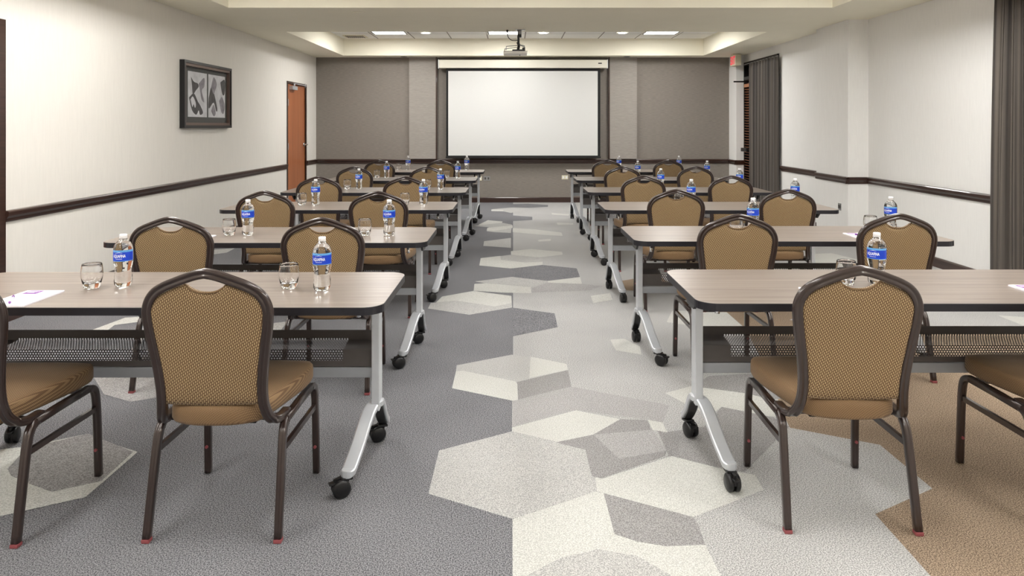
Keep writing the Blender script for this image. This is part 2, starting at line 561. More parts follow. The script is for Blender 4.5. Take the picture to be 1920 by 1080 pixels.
# floor: a base carpet with the woven facets laid into the same mesh
CARPET = [
('tan', [(1.602,5.395),(1.603,4.925),(1.438,4.032),(1.301,3.419),(1.28,3.304),(1.605,3.127),(1.613,2.749),(1.301,2.568),(1.294,2.214),(1.284,1.724),(3.908,1.724),(6.132,4.032),(3.503,4.899),(2.479,4.899),(2.257,5.059),(1.988,5.142),(2.247,5.395)]),
('tan', [(0.961,6.437),(1.096,6.527),(1.368,6.596),(1.393,6.264),(1.204,6.021),(0.944,6.08)]),
('tan', [(1.605,7.466),(1.891,7.496),(1.972,7.179),(1.77,7.017),(1.601,7.152)]),
('cream', [(3.252,7.81),(3.5,7.843),(3.611,7.466),(3.458,7.263),(2.955,7.097)]),
('cream', [(3.573,5.273),(3.983,5.142),(4.009,4.938),(3.568,4.991)]),
('pale', [(-0.329,4.167),(-0.007,4.361),(0.314,4.19),(0.314,4.087),(0.038,3.895),(0.009,3.905),(-0.295,4.076),(-0.325,4.064)]),
('cream', [(0.106,4.323),(0.314,4.19),(0.314,4.087),(0.09,3.957)]),
('cream', [(-0.325,4.064),(-0.291,4.076),(0.012,3.905),(0.023,3.865),(0.025,3.639),(-0.005,3.63),(-0.325,3.802)]),
('mid', [(0.023,3.895),(0.314,4.087),(0.312,3.825),(0.098,3.693),(0.025,3.639)]),
('soft', [(-0.005,3.63),(0.025,3.639),(0.098,3.693),(0.312,3.825),(0.292,3.502),(-0.005,3.308)]),
('soft', [(0.312,3.825),(0.456,3.748),(0.78,3.569),(0.703,3.36),(0.639,3.391),(0.309,3.505),(0.292,3.502)]),
('cream', [(-0.005,3.305),(0.309,3.505),(0.509,3.398),(0.363,3.229),(0.195,3.154),(-0.005,3.265)]),
('mid', [(0.195,3.153),(0.362,3.229),(0.51,3.4),(0.637,3.388),(0.635,3.286),(0.66,3.07),(0.642,3.02),(0.355,2.828),(0.323,2.833),(0.275,2.996)]),
('soft', [(0.362,3.229),(0.639,3.281),(0.66,3.07),(0.443,2.996)]),
('mid', [(0.705,3.258),(0.886,3.315),(1.035,3.549),(1.245,3.419),(1.282,3.315),(0.932,2.876),(0.869,2.903),(0.657,3.016),(0.661,3.269)]),
('cream', [(0.794,3.733),(0.958,3.833),(1.218,3.726),(1.325,3.639),(1.296,3.419),(1.226,3.438),(1.035,3.549),(0.944,3.438),(0.874,3.569)]),
('mid', [(1.095,3.989),(1.378,4.032),(1.49,3.711),(1.325,3.639),(1.218,3.726),(0.958,3.833)]),
('cream', [(1.2,5.395),(1.602,5.395),(1.594,4.899),(1.353,4.925),(1.093,5.086)]),
('cream', [(0.634,4.667),(0.728,4.69),(0.803,4.52),(0.784,4.361),(0.64,4.444)]),
('cream', [(0.639,3.391),(0.703,3.36),(0.702,3.251),(0.641,3.279)]),
('pale', [(-0.318,3.07),(-0.005,3.263),(0.312,3.075),(0.313,2.725),(-0.004,2.536),(-0.321,2.709)]),
('cream', [(0.326,2.837),(0.354,2.824),(0.671,3.018),(0.842,2.908),(0.967,2.854),(0.96,2.737),(0.642,2.547),(0.344,2.713),(0.32,2.729)]),
('cream', [(-0.002,2.533),(0.315,2.725),(0.344,2.713),(0.346,2.44),(0.417,2.396),(0.509,2.369),(0.639,2.378),(0.644,2.214),(0.634,1.938),(-0.001,1.938)]),
('mid', [(0.344,2.713),(0.642,2.547),(0.648,2.495),(0.639,2.378),(0.509,2.369),(0.417,2.396),(0.346,2.44)]),
('pale', [(0.041,2.214),(0.151,2.304),(0.278,2.354),(0.403,2.316),(0.492,2.214),(0.489,1.938),(0.019,1.938)]),
('dark', [(-0.021,6.998),(0.297,7.179),(0.624,7.011),(0.619,6.608),(0.309,6.442),(-0.012,6.613)]),
('cream', [(0.312,6.426),(0.62,6.596),(0.61,6.328),(0.311,6.135)]),
('pale', [(-0.345,6.415),(-0.01,6.613),(0.308,6.426),(0.165,6.238),(0.152,6.186),(-0.246,6.344)]),
('cream', [(-0.342,6.317),(-0.246,6.344),(0.152,6.186),(0.152,5.964),(-0.098,5.988),(-0.334,6.051)]),
('soft', [(0.163,6.16),(0.305,6.371),(0.609,6.317),(0.782,6.238),(0.647,6.06),(0.159,5.988)]),
('cream', [(-0.581,5.847),(-0.336,6.046),(-0.014,5.87),(-0.01,5.627),(-0.142,5.523),(-0.456,5.713),(-0.609,5.648)]),
('pale', [(-0.65,5.462),(-0.649,5.627),(-0.456,5.713),(-0.142,5.523),(-0.01,5.627),(-0.008,5.49),(-0.323,5.28)]),
('dark', [(-0.008,5.49),(0.31,5.318),(0.309,4.955),(-0.009,4.735)]),
('cream', [(0.637,5.87),(0.809,5.964),(0.799,5.735),(0.632,5.627)]),
('cream', [(-0.342,7.55),(-0.138,7.682),(0.304,7.342),(0.298,7.2),(-0.023,6.998),(-0.338,7.152)]),
('pale', [(-0.137,7.666),(-0.012,7.761),(0.312,7.527),(0.297,7.342),(0.125,7.306),(-0.129,7.452)]),
('cream', [(-0.024,7.968),(0.2,8.116),(0.543,7.926),(0.539,7.761),(0.272,7.588),(-0.023,7.761)]),
('pale', [(-0.346,8.324),(-0.352,8.662),(-0.027,8.921),(-0.024,8.187)]),
('pale', [(-0.556,9.995),(-0.17,10.341),(-0.015,10.131),(-0.028,9.333),(-0.242,9.404),(-0.35,9.487),(-0.337,9.863)]),
('cream', [(-0.488,10.131),(-0.372,10.606),(-0.152,10.457),(-0.16,10.341),(-0.466,10.063)]),
('cream', [(-0.353,9.548),(-0.353,9.799),(-0.006,10.063),(-0.005,9.799),(-0.245,9.524)]),
('dark', [(-0.033,11.194),(0.295,10.996),(0.286,10.636),(-0.055,10.487)]),
('pale', [(-0.365,12.004),(-0.018,12.26),(0.3,12.2),(-0.034,11.487),(-0.159,11.703)]),
('cream', [(-0.364,11.966),(-0.162,11.908),(-0.159,11.703),(-0.357,11.74)]),
('dark', [(-0.038,12.785),(0.269,12.873),(0.619,12.655),(0.604,12.362),(0.278,12.2),(-0.037,12.28)]),
('cream', [(-0.005,9.773),(0.274,9.672),(0.633,9.368),(0.63,9.083),(0.347,9.195),(-0.005,9.404)]),
('cream', [(0.306,8.763),(0.465,8.847),(0.457,8.682),(0.309,8.632)]),
('cream', [(0.621,11.487),(0.891,11.313),(0.877,11.144),(0.614,11.279)]),
('cream', [(0.631,10.341),(0.866,10.27),(0.852,10.103),(0.626,10.103)]),
('cream', [(-2.336,2.815),(-2.208,3.075),(-2.11,3.111),(-1.924,3.235),(-1.79,3.148),(-1.605,3.055),(-1.603,2.815),(-1.605,2.682),(-1.831,2.55),(-2.03,2.446)]),
('mid', [(-2.054,2.903),(-2.103,3.09),(-1.924,3.235),(-1.623,3.055),(-1.615,2.803),(-1.756,2.721),(-1.858,2.769),(-1.998,2.845)]),
('cream', [(-2.877,4.886),(-2.821,5.199),(-2.708,5.229),(-2.425,5.142),(-2.44,4.938),(-2.641,5.1),(-2.79,5.004),(-2.764,4.861)]),
('soft', [(-2.333,3.972),(-1.992,4.032),(-1.793,3.802),(-1.813,3.674),(-1.932,3.61),(-2.124,3.711)]),
('pale', [(-1.655,4.874),(-1.713,5.045),(-1.606,5.1),(-1.586,4.886)]),
('pale', [(-3.428,8.046),(-3.175,8.151),(-3.156,7.876),(-3.336,7.682)]),
('pale', [(-1.698,8.682),(-1.386,9.195),(-1.256,8.763),(-1.498,8.296)]),
]

fl = MB()
keys = ['base', 'dark', 'pale', 'soft', 'mid', 'cream', 'tan']
fl.add([(XL - 0.2, YF - 0.2, 0), (0.0, YF - 0.2, 0), (0.0, YB + 0.2, 0), (XL - 0.2, YB + 0.2, 0)], [(0, 1, 2, 3)], 1)
fl.add([(0.0, YF - 0.2, 0), (4.5, YF - 0.2, 0), (4.5, YB + 0.2, 0), (0.0, YB + 0.2, 0)], [(0, 1, 2, 3)], 0)
for i, (k, pts) in enumerate(CARPET):
    pts = [(max(min(x, 4.3), XL), y) for x, y in pts]
    z = 0.00012 * (i + 1) / 3
    a = sum(pts[j][0] * pts[(j + 1) % len(pts)][1] - pts[(j + 1) % len(pts)][0] * pts[j][1] for j in range(len(pts)))
    if a < 0:
        pts = pts[::-1]
    n = len(pts)
    o = fl.add([(x, y, z) for x, y in pts], [tuple(range(n))], keys.index(k))
floor = structure(fl.build('floor', [CM[k] for k in keys]), 'patterned grey, cream and tan facet carpet')

# walls
w = MB()
T = 0.2
w.box(XL - T, XL, YF, 3.95, 0, H)
w.box(XL - T, XL, 4.98, 11.43, 0, H)
w.box(XL - T, XL, 12.43, YB, 0, H)
w.box(XL - T, XL, 3.95, 4.98, 2.08, H)
w.box(XL - T, XL, 11.43, 12.43, 2.09, H)
structure(w.build('wall_left', M['wall_white']), 'cream wall with picture and wooden door')
w = MB()
w.box(XR, XR + T, YF, 4.2, 0, H)
w.box(XR, XR + T, 4.2, 5.92, 2.52, H)
w.box(XR, XR + T, 5.92, 8.45, 0, H)
w.box(XP, XR + T, 8.45, 9.33, 0, H)
w.box(XRF, XR + T, 9.33, 11.01, 0, H)
w.box(XRF, XR + T, 11.01, 12.72, 2.52, H)
w.box(XRF, XR + T, 12.72, YB, 0, H)
w.box(XP, XRF, 12.68, YB, 0, H)
structure(w.build('wall_right', M['wall_right']), 'white wall with pilaster and curtained openings')
w = MB()
w.box(XL - T, XR + T, YB, YB + T, 0, H)
for x0, x1 in ((-1.896, -1.41), (1.765, 2.26)):
    w.box(x0, x1, YB - 0.06, YB, 0.80, H, 1)
structure(w.build('wall_back', [M['wall_grey'], M['wall_grey_lit']]), 'grey textured wall behind the screen')
w = MB()
w.box(XL - T, XR + T, YF - T, YF, 0, H)
structure(w.build('wall_front', M['wall_white']))

# ceiling: soffit with two raised trays
c = MB()
xs = [XL - T, TX0, TX1, XR + T]
ys = [YF - T, TRAYS[0][0], TRAYS[0][1], TRAYS[1][0], TRAYS[1][1], YB + T]
for i in range(3):
    for j in range(5):
        if i == 1 and j in (1, 3):
            continue
        c.add([(xs[i], ys[j], H), (xs[i], ys[j + 1], H), (xs[i + 1], ys[j + 1], H), (xs[i + 1], ys[j], H)], [(0, 1, 2, 3)], 0)
for y0, y1 in TRAYS:
    a = [(TX0, y0), (TX0, y1), (TX1, y1), (TX1, y0)]
    for q in range(4):
        p, r = a[q], a[(q + 1) % 4]
        c.add([(p[0], p[1], H), (p[0], p[1], HT), (r[0], r[1], HT), (r[0], r[1], H)], [(0, 1, 2, 3)], 0)
    c.add([(x, y, HT) for x, y in a], [(0, 1, 2, 3)], 1)
    # drywall lid above so the void is closed
    c.add([(x, y, HT + 0.1) for x, y in a], [(0, 1, 2, 3)], 0)
structure(c.build('ceiling', [M['drywall'], M['tile']]), 'cream ceiling with two raised tile trays')

# chair rail and baseboard
RAIL = [(0, 0.712), (0.012, 0.714), (0.016, 0.722), (0.016, 0.738), (0.024, 0.748), (0.031, 0.757), (0.033, 0.772), (0.033, 0.783), (0.028, 0.792), (0.0, 0.795)]
BASE = [(0, 0.0), (0.016, 0.0), (0.016, 0.082), (0.009, 0.094), (0, 0.096)]
def strip(mb, a, b, nrm, prof, ea=0.0, eb=0.0):
    a, b, n = Vector((a[0], a[1], 0)), Vector((b[0], b[1], 0)), Vector((nrm[0], nrm[1], 0))
    t = (b - a).normalized()
    a = a - t * ea
    b = b + t * eb
    k = len(prof)
    vs = [a + n * p + Vector((0, 0, z)) for p, z in prof] + [b + n * p + Vector((0, 0, z)) for p, z in prof]
    fs = [(i, (i + 1) % k, (i + 1) % k + k, i + k) for i in range(k)] + [tuple(range(k))[::-1], tuple(range(k, 2 * k))]
    mb.add(vs, fs)
def run(prof, side):
    mb = MB()
    e = 0.033 if prof is RAIL else 0.016
    if side == 'left':
        strip(mb, (XL, YF), (XL, 3.86), (1, 0), prof)
        strip(mb, (XL, 5.07), (XL, 11.385), (1, 0), prof)
        strip(mb, (XL, 12.475), (XL, YB), (1, 0), prof)
    elif side == 'back':
        strip(mb, (XL, YB), (XP, YB), (0, -1), prof)
    else:
        strip(mb, (XR, YF), (XR, 4.1), (-1, 0), prof)
        strip(mb, (XR, 5.95), (XR, 8.45), (-1, 0), prof)
        strip(mb, (XR, 8.45), (XP, 8.45), (0, -1), prof, 0, e)
        strip(mb, (XP, 8.45), (XP, 9.33), (-1, 0), prof, e, 0)
        strip(mb, (XRF, 9.33), (XRF, 10.9), (-1, 0), prof)
        strip(mb, (XRF, 12.68), (XP, 12.68), (0, -1), prof, 0, e)
        strip(mb, (XP, 12.68), (XP, YB), (-1, 0), prof, e, 0)
    return mb
for i, s in enumerate(('left', 'back', 'right')):
    structure(fix_normals(run(RAIL, s).build('trim_%d' % (i + 1), M['trim'])), 'dark wooden chair rail')
    structure(fix_normals(run(BASE, s).build('baseboard_' + s, M['trim'])), 'dark wooden baseboard')
mb = MB()
mb.box(-1.41, -1.385, YB - 0.065, YB, 0.80, H)
mb.box(1.74, 1.765, YB - 0.065, YB, 0.80, H)
structure(mb.build('trim_4', M['trim']), 'dark edge strips of the wall panels')

# doors --------------------------------------------------------------
def door(name, y0, y1, top, cas, leafmat, hinges=True):
    """flush wooden leaf in the left wall, opening y0..y1"""
    mb = MB()
    d = 0.012
    mb.box(XL - 0.12, XL + d, y0 - cas, y0, 0, top + cas)
    mb.box(XL - 0.12, XL + d, y1, y1 + cas, 0, top + cas)
    mb.box(XL - 0.12, XL + d, y0, y1, top, top + cas)
    r = structure(bpy.data.objects.new(name, None))
    COL.objects.link(r)
    r.location = (0, 0, 0)
    mb.build('door_frame', M['trim'], r)
    mb = MB().bbox(XL - 0.06, XL - 0.012, y0 + 0.004, y1 - 0.004, 0.01, top - 0.004, 0.002)
    mb.build('door_leaf', leafmat, r)
    return r
d1 = door('door_1', 11.43, 12.43, 2.085, 0.035, M['door_wood'])
d1['label'] = 'cherry wood door at the far end of the left wall'
for z in (1.78, 1.07, 0.3):
    MB().bbox(XL - 0.02, XL + 0.006, 11.44, 11.475, z - 0.055, z + 0.055, 0.002).build('hinge', M['silver'], d1)
hd = MB()
hd.cyl((XL - 0.014, 12.35, 1.08), (XL + 0.005, 12.35, 1.08), 0.034, 20)
hd.cyl((XL, 12.35, 1.08), (XL + 0.055, 12.35, 1.08), 0.011)
hd.sweep(smooth_path([(XL + 0.055, 12.355, 1.08), (XL + 0.058, 12.31, 1.08), (XL + 0.052, 12.23, 1.078)]), ellipse_prof(0.008, 0.011), up=(1, 0, 0))
hd.build('door_handle', M['chrome'], d1)
cl = MB()
cl.bbox(XL - 0.012, XL + 0.05, 11.56, 11.82, 1.99, 2.05, 0.006)
cl.build('door_closer', M['silver'], d1)
ar = MB()
ar.box(XL + 0.02, XL + 0.036, 11.7, 12.38, 2.088, 2.1)
ar.cyl((XL + 0.028, 11.7, 2.05), (XL + 0.028, 11.7, 2.1), 0.012)
ar.cyl((XL + 0.01, 12.37, 2.06), (XL + 0.01, 12.37, 2.13), 0.008)
ar.build('closer_arm', M['silver'], d1)
d2 = door('door_2', 3.97, 4.98, 2.06, 0.09, M['door_wood'])
d2['label'] = 'dark framed door at the left edge of the view'

# far exit opening on the right with blind and curtain
d3 = structure(bpy.data.objects.new('door_3', None), 'dark exit door behind wooden blind and curtain')
COL.objects.link(d3)
fr = MB()
fr.box(XRF - 0.008, XR + 0.08, 12.66, 12.72, 0, 2.52)
fr.box(XRF + 0.02, XR + 0.08, 11.01, 11.07, 0, 2.52)
fr.box(XRF - 0.008, XR + 0.08, 11.07, 12.66, 2.46, 2.52)
fr.box(XRF + 0.06, XR + 0.08, 11.07, 12.66, 2.12, 2.18)
fr.build('door_frame', M['black'], d3)
MB().box(XR + 0.04, XR + 0.06, 11.07, 12.66, 0.0, 2.46).build('glass_pane', M['dark_pane'], d3)
MB().bbox(4.0, 4.05, 12.28, 12.56, 0.955, 1.02, 0.01).box(4.05, 4.24, 12.48, 12.52, 0.965, 1.01).build('push_bar', M['black'], d3)
MB().bbox(3.87, 4.16, 12.52, 12.555, 2.165, 2.19, 0.004).bbox(4.06, 4.2, 12.3, 12.56, 2.2, 2.26, 0.006).build('closer_arm', M['black'], d3)
w2 = structure(bpy.data.objects.new('window_1', None), 'dark window behind the near right curtain')
COL.objects.link(w2)
fr = MB()
fr.box(XR, XR + 0.12, 5.86, 5.92, 0, 2.52)
fr.box(XR, XR + 0.12, 4.2, 4.26, 0, 2.52)
fr.box(XR, XR + 0.12, 4.26, 5.86, 2.46, 2.52)
fr.build('window_frame', M['black'], w2)
MB().box(XR + 0.1, XR + 0.115, 4.26, 5.86, 0, 2.46).build('window_pane', M['dark_pane'], w2)

# wooden blind
bl = thing('wooden_blind', 'brown wooden slatted blind on the dark exit door beside the curtain', 'blind', (0, 0, 0))
MB().bbox(4.088, 4.14, 11.9, 12.65, 2.08, 2.14, 0.004).build('headrail', M['blind'], bl)
sl = MB()
z = 0.06
while z < 2.07:
    a = 0.32
    cx, hw, t = 4.113, 0.024, 0.0016
    ca, sa = math.cos(a) * hw, math.sin(a) * hw
    vs = []
    for y in (11.92, 12.64):
        vs += [(cx - ca, y, z + sa), (cx + ca, y, z - sa), (cx + ca, y, z - sa + 2 * t), (cx - ca, y, z + sa + 2 * t)]
    sl.add(vs, [(0, 1, 2, 3), (7, 6, 5, 4), (0, 4, 5, 1), (1, 5, 6, 2), (2, 6, 7, 3), (3, 7, 4, 0)])
    z += 0.046
fix_normals(sl.build('slats', M['blind'], bl))
MB().cyl((4.08, 12.27, 1.45), (4.08, 12.27, 2.08), 0.005, 8).build('tilt_wand', M['white'], bl)

def curtain(name, label, X, y0, y1, z0, z1, folds, amp, taper):
    nu, nv = folds * 14, 24
    vs, uvs = [], []
    for j in range(nv + 1):
        v = j / nv
        z = z0 + (z1 - z0) * v
        for i in range(nu + 1):
            u = i / nu
            s = u * folds * 2 * PI
            wob = 0.35 * math.sin(u * 23 + 1.3) + 0.25 * math.sin(u * 51)
            a = amp * (1.0 + 0.25 * (1 - v) * math.sin(u * 9 + 2))
            if v > 0.96:
                a *= 0.75
            x = X + a * math.sin(s + wob * (1 - 0.5 * v)) + a * 0.25 * math.sin(3 * s)
            yy = y0 + (y1 - y0 - taper * v ** 2) * u + 0.25 * amp * math.sin(2 * s)
            vs.append((x, yy, z))
            uvs.append((u, v))
    fs = []
    for j in range(nv):
        for i in range(nu):
            a = j * (nu + 1) + i
            fs.append((a, a + 1, a + nu + 2, a + nu + 1))
    mb = MB()
    mb.add(vs, fs, 0, True)
    o = mb.build(name, M['curtain'])
    ul = o.data.uv_layers.new(name='UVMap')
    for l in o.data.loops:
        ul.data[l.index].uv = uvs[l.vertex_index]
    md = o.modifiers.new('thickness', 'SOLIDIFY')
    md.thickness = 0.003
    return tag(o, label, 'curtain')
curtain('curtain', 'charcoal brown pleated curtain beside the wooden blind in the far right corner', 4.042, 10.91, 12.18, 0.02, 2.47, 9, 0.030, 0.0)
curtain('curtain', 'dark brown full-length curtain at the right edge of the photo', 4.105, 5.6, 6.10, 0.02, 2.63, 4, 0.06, 0.08)
MB().cyl((4.09, 11.03, 2.485), (4.09, 12.64, 2.485), 0.005, 8).build('curtain_track', M['white'], None)
tag(bpy.data.objects['curtain_track'], 'thin white curtain track above the far right curtain', 'curtain track')

# ------------------------------------------------------------------ ceiling fixtures
def troffer(x, y, label, lx=0.61, ly=1.22, near=False):
    t = thing('troffer_light', label, 'ceiling light', (x, y, HT), group='troffer lights in the ceiling trays')
    f = MB()
    b = 0.025
    for a in ((-lx / 2, lx / 2, -ly / 2, -ly / 2 + b), (-lx / 2, lx / 2, ly / 2 - b, ly / 2),
              (-lx / 2, -lx / 2 + b, -ly / 2 + b, ly / 2 - b), (lx / 2 - b, lx / 2, -ly / 2 + b, ly / 2 - b)):
        f.box(a[0], a[1], a[2], a[3], -0.012, 0.0)
    f.build('frame', M['fixture_white'], t)
    MB().box(-lx / 2 + b, lx / 2 - b, -ly / 2 + b, ly / 2 - b, -0.006, -0.001).build('diffuser', M['lamp_near' if near else 'lamp'], t)
    e = MB()
    e.box(-lx / 2 + b, -lx / 2 + b + 0.02, -ly / 2 + b, ly / 2 - b, -0.014, -0.006)
    e.box(lx / 2 - b - 0.02, lx / 2 - b, -ly / 2 + b, ly / 2 - b, -0.014, -0.006)
    e.build('end_strip', M['black_matte'], t)
    return t
names = ['left', 'middle', 'right']
for i, x in enumerate((-2.065, -0.14, 2.465)):
    troffer(x, 11.49, '%s of the three lit troffer lights in the far ceiling tray' % {'left': 'leftmost', 'middle': 'middle', 'right': 'rightmost'}[names[i]])
for r_, y in (('first', -0.6), ('second', 1.0), ('third', 2.6), ('fourth', 4.2), ('fifth', 5.8)):
    for x, n_ in ((-2.43, 'left'), (0.2, 'middle'), (2.87, 'right')):
        if n_ == 'middle' and r_ in ('second', 'fourth'):
            continue
        troffer(x, y, 'lit troffer light in the near ceiling tray, %s line, %s from the entrance' % (n_, r_), near=True)
def can(x, y, label, z=HT):
    t = thing('recessed_downlight', label, 'ceiling light', (x, y, z), group='recessed downlights in the ceiling trays')
    MB().lathe([(0.095, -0.001), (0.095, -0.008), (0.075, -0.010), (0.075, -0.001)], 28).build('trim_ring', M['fixture_white'], t)
    MB().cyl((0, 0, -0.006), (0, 0, -0.001), 0.075, 28).build('lens', M['can'], t)
for x, n in ((-1.46, 'leftmost'), (0.51, 'middle'), (1.83, 'rightmost')):
    can(x, 11.94, '%s of the three round lit downlights in the far ceiling tray' % n)
v = thing('ceiling_vent', 'small cream ceiling vent in the left corner of the far tray', 'vent', (-2.74, 12.42, HT))
f = MB(); f.box(-0.19, 0.19, -0.17, 0.17, -0.008, 0.0)
f.build('backing', M['cream_plate'], v)
f = MB()
for k in range(9):
    x = -0.14 + k * 0.035
    f.box(x - 0.006, x + 0.006, -0.13, 0.13, -0.016, -0.008)
f.build('louver', M['steel_dark'], v)
for x, n in ((-1.975, 'left'), (2.06, 'right')):  # dark recessed wall-washers, modelled unlit
    t = thing('recessed_wall_washer', 'small dark round recessed fitting in the soffit above the %s wall panel' % n, 'ceiling fitting', (x, 12.93, H), group='dark soffit fittings by the back wall')
    MB().lathe([(0.06, -0.001), (0.06, -0.006), (0.045, -0.008), (0.045, -0.001)], 24).build('trim_ring', M['steel_plate'], t)
    MB().cyl((0, 0, -0.004), (0, 0, -0.001), 0.045, 24).build('lens', M['black_matte'], t)
t = MB().cyl((0, 0, -0.008), (0, 0, -0.001), 0.075, 32).build('sprinkler_cover', M['drywall'])
t.location = (-1.72, 7.93, H)
tag(t, 'small pale round sprinkler cover on the ceiling beam', 'sprinkler cover')

# exit sign
ex = thing('exit_sign', 'pale exit sign with red letters under the ceiling at the far right', 'exit sign', (3.90, 12.53, H))
MB().bbox(-0.045, 0.05, -0.155, 0.155, -0.205, -0.015, 0.004).build('housing', M['cream_plate'], ex)
MB().box(-0.06, 0.06, -0.06, 0.06, -0.015, 0.0).build('canopy', M['cream_plate'], ex)
MB().box(-0.048, -0.045, -0.145, 0.145, -0.198, -0.022).build('face_panel', M['exit_face'], ex)
vs, fs = text_geom('EXIT', 0.17)
mnx, mxx = min(p[0] for p in vs), max(p[0] for p in vs)
mny, mxy = min(p[1] for p in vs), max(p[1] for p in vs)
mb = MB()
mb.add([(-0.0495, -((p[0] - mnx) / (mxx - mnx) - 0.5) * 0.25, -0.18 + (p[1] - mny) / (mxy - mny) * 0.14) for p in vs], fs)
fix_normals(mb.build('lettering', M['exit_red'], ex))

# ------------------------------------------------------------------ projection screen
ps = thing('projection_screen', 'wide white pull-down projection screen with black border on the back wall', 'projection screen', (0.18, 12.95, 0.82))
MB().bbox(-1.52, 1.52, -0.07, 0.08, 1.625, 1.775, 0.012).build('casing', M['casing'], ps)
MB().box(-1.53, -1.52, -0.075, 0.085, 1.62, 1.78).box(1.52, 1.53, -0.075, 0.085, 1.62, 1.78).build('end_cap', M['cap'], ps)
MB().box(1.355, 1.42, -0.073, -0.07, 1.7, 1.72).build('name_plate', M['black'], ps)
f = MB()
f.box(-1.354, 1.353, -0.004, 0.0, 0.045, 1.576, 0)
for a in ((-1.392, -1.354, 0.03, 1.63), (1.353, 1.4, 0.03, 1.63), (-1.354, 1.353, 1.576, 1.63), (-1.354, 1.353, 0.03, 0.045)):
    f.box(a[0], a[1], -0.004, 0.0, a[2], a[3], 1)
f.build('screen_surface', [M['screen'], M['black_matte']], ps)
MB().bbox(-1.40, 1.41, -0.014, 0.01, 0.0, 0.03, 0.004).build('weight_bar', M['black'], ps)

# ------------------------------------------------------------------ projector
pj = thing('ceiling_projector', 'white projector hanging from the ceiling beam on a black mount', 'projector', (0.03, 9.36, H))
MB().bbox(-0.155, 0.155, -0.13, 0.13, -0.325, -0.288, 0.012).build('body', M['fixture_white'], pj)
MB().cyl((0.06, -0.0, -0.306), (0.06, 0.145, -0.306), 0.02, 18).build('lens', M['black'], pj)
f = MB()
f.bbox(-0.04, 0.13, -0.07, 0.07, -0.288, -0.262, 0.006)
f.box(-0.15, 0.155, -0.12, 0.12, -0.291, -0.287)
f.bbox(0.09, 0.125, -0.03, 0.03, -0.262, -0.235, 0.004)
f.build('mount_plate', M['black'], pj)
f = MB()
f.bbox(0.025, 0.055, -0.02, 0.02, -0.18, -0.075, 0.004)
f.bbox(0.03, 0.08, -0.025, 0.025, -0.10, -0.06, 0.004)
f.sweep(smooth_path([(0.03, 0.0, -0.16), (0.045, 0.01, -0.2), (0.035, 0, -0.262)]), ellipse_prof(0.018, 0.014), up=(0, 1, 0))
f.build('mount_column', M['black'], pj)
f = MB()
f.box(0.0, 0.125, -0.05, 0.05, -0.004, 0.0)
f.cyl((0.055, 0, -0.06), (0.055, 0, 0), 0.028, 16)
f.build('ceiling_plate', M['steel_plate'], pj)
f = MB()
for p, q in (((-0.12, -0.08, -0.225), (0.03, 0, -0.205)), ((-0.14, 0.08, -0.24), (0.03, 0, -0.225)), ((0.125, -0.08, -0.24), (0.04, 0, -0.19)), ((0.12, 0.08, -0.2), (0.04, 0, -0.19))):
    f.cyl(p, q, 0.005, 8)
    f.cyl((p[0], p[1], p[2] - 0.05), p, 0.004, 8)
f.build('mount_arm', M['steel_plate'], pj)
f = MB()
f.sweep(smooth_path([(-0.105, 0, 0.0), (-0.105, 0, -0.05), (-0.09, 0, -0.1), (-0.05, 0, -0.135), (0.0, 0, -0.14), (0.03, 0, -0.135)]), ellipse_prof(0.005, 0.005, 8), up=(0, 1, 0))
f.cyl((-0.105, 0, -0.035), (-0.105, 0, 0), 0.013, 10)
f.build('cable', M['black'], pj)

# ------------------------------------------------------------------ framed picture
pc = thing('framed_picture', 'black and bronze framed pair of grey abstract prints on the left wall', 'picture', (XL, 8.385, 1.375))
def ring(mb, y0, y1, z0, z1, wd, x0, x1, mi=0):
    mb.box(x0, x1, y0, y1, z0, z0 + wd, mi)
    mb.box(x0, x1, y0, y1, z1 - wd, z1, mi)
    mb.box(x0, x1, y0, y0 + wd, z0 + wd, z1 - wd, mi)
    mb.box(x0, x1, y1 - wd, y1, z0 + wd, z1 - wd, mi)
f = MB()
ring(f, -0.65, 0.65, 0, 0.745, 0.03, 0.0, 0.055)
f.build('outer_frame', M['black'], pc)
f = MB()
ring(f, -0.62, 0.62, 0.03, 0.715, 0.03, 0.0, 0.045)
f.build('inner_frame', M['frame_bronze'], pc)
MB().box(0.003, 0.012, -0.60, 0.60, 0.05, 0.70).build('mat_board', M['mat_board'], pc)
def blob(mb, pts, cy, cz, w_, h_, x, mi=0, seed=0):
    P = smooth_path([(0, (p[0] - 0.5) * w_ + cy, (p[1] - 0.5) * h_ + cz) for p in pts + [pts[0]]], 4)[:-1]
    n = len(P)
    c = Vector((0, sum(p.y for p in P) / n, sum(p.z for p in P) / n))
    vs = [(x, p.y, p.z) for p in P]
    mb.add(vs, [tuple(range(n))], mi)
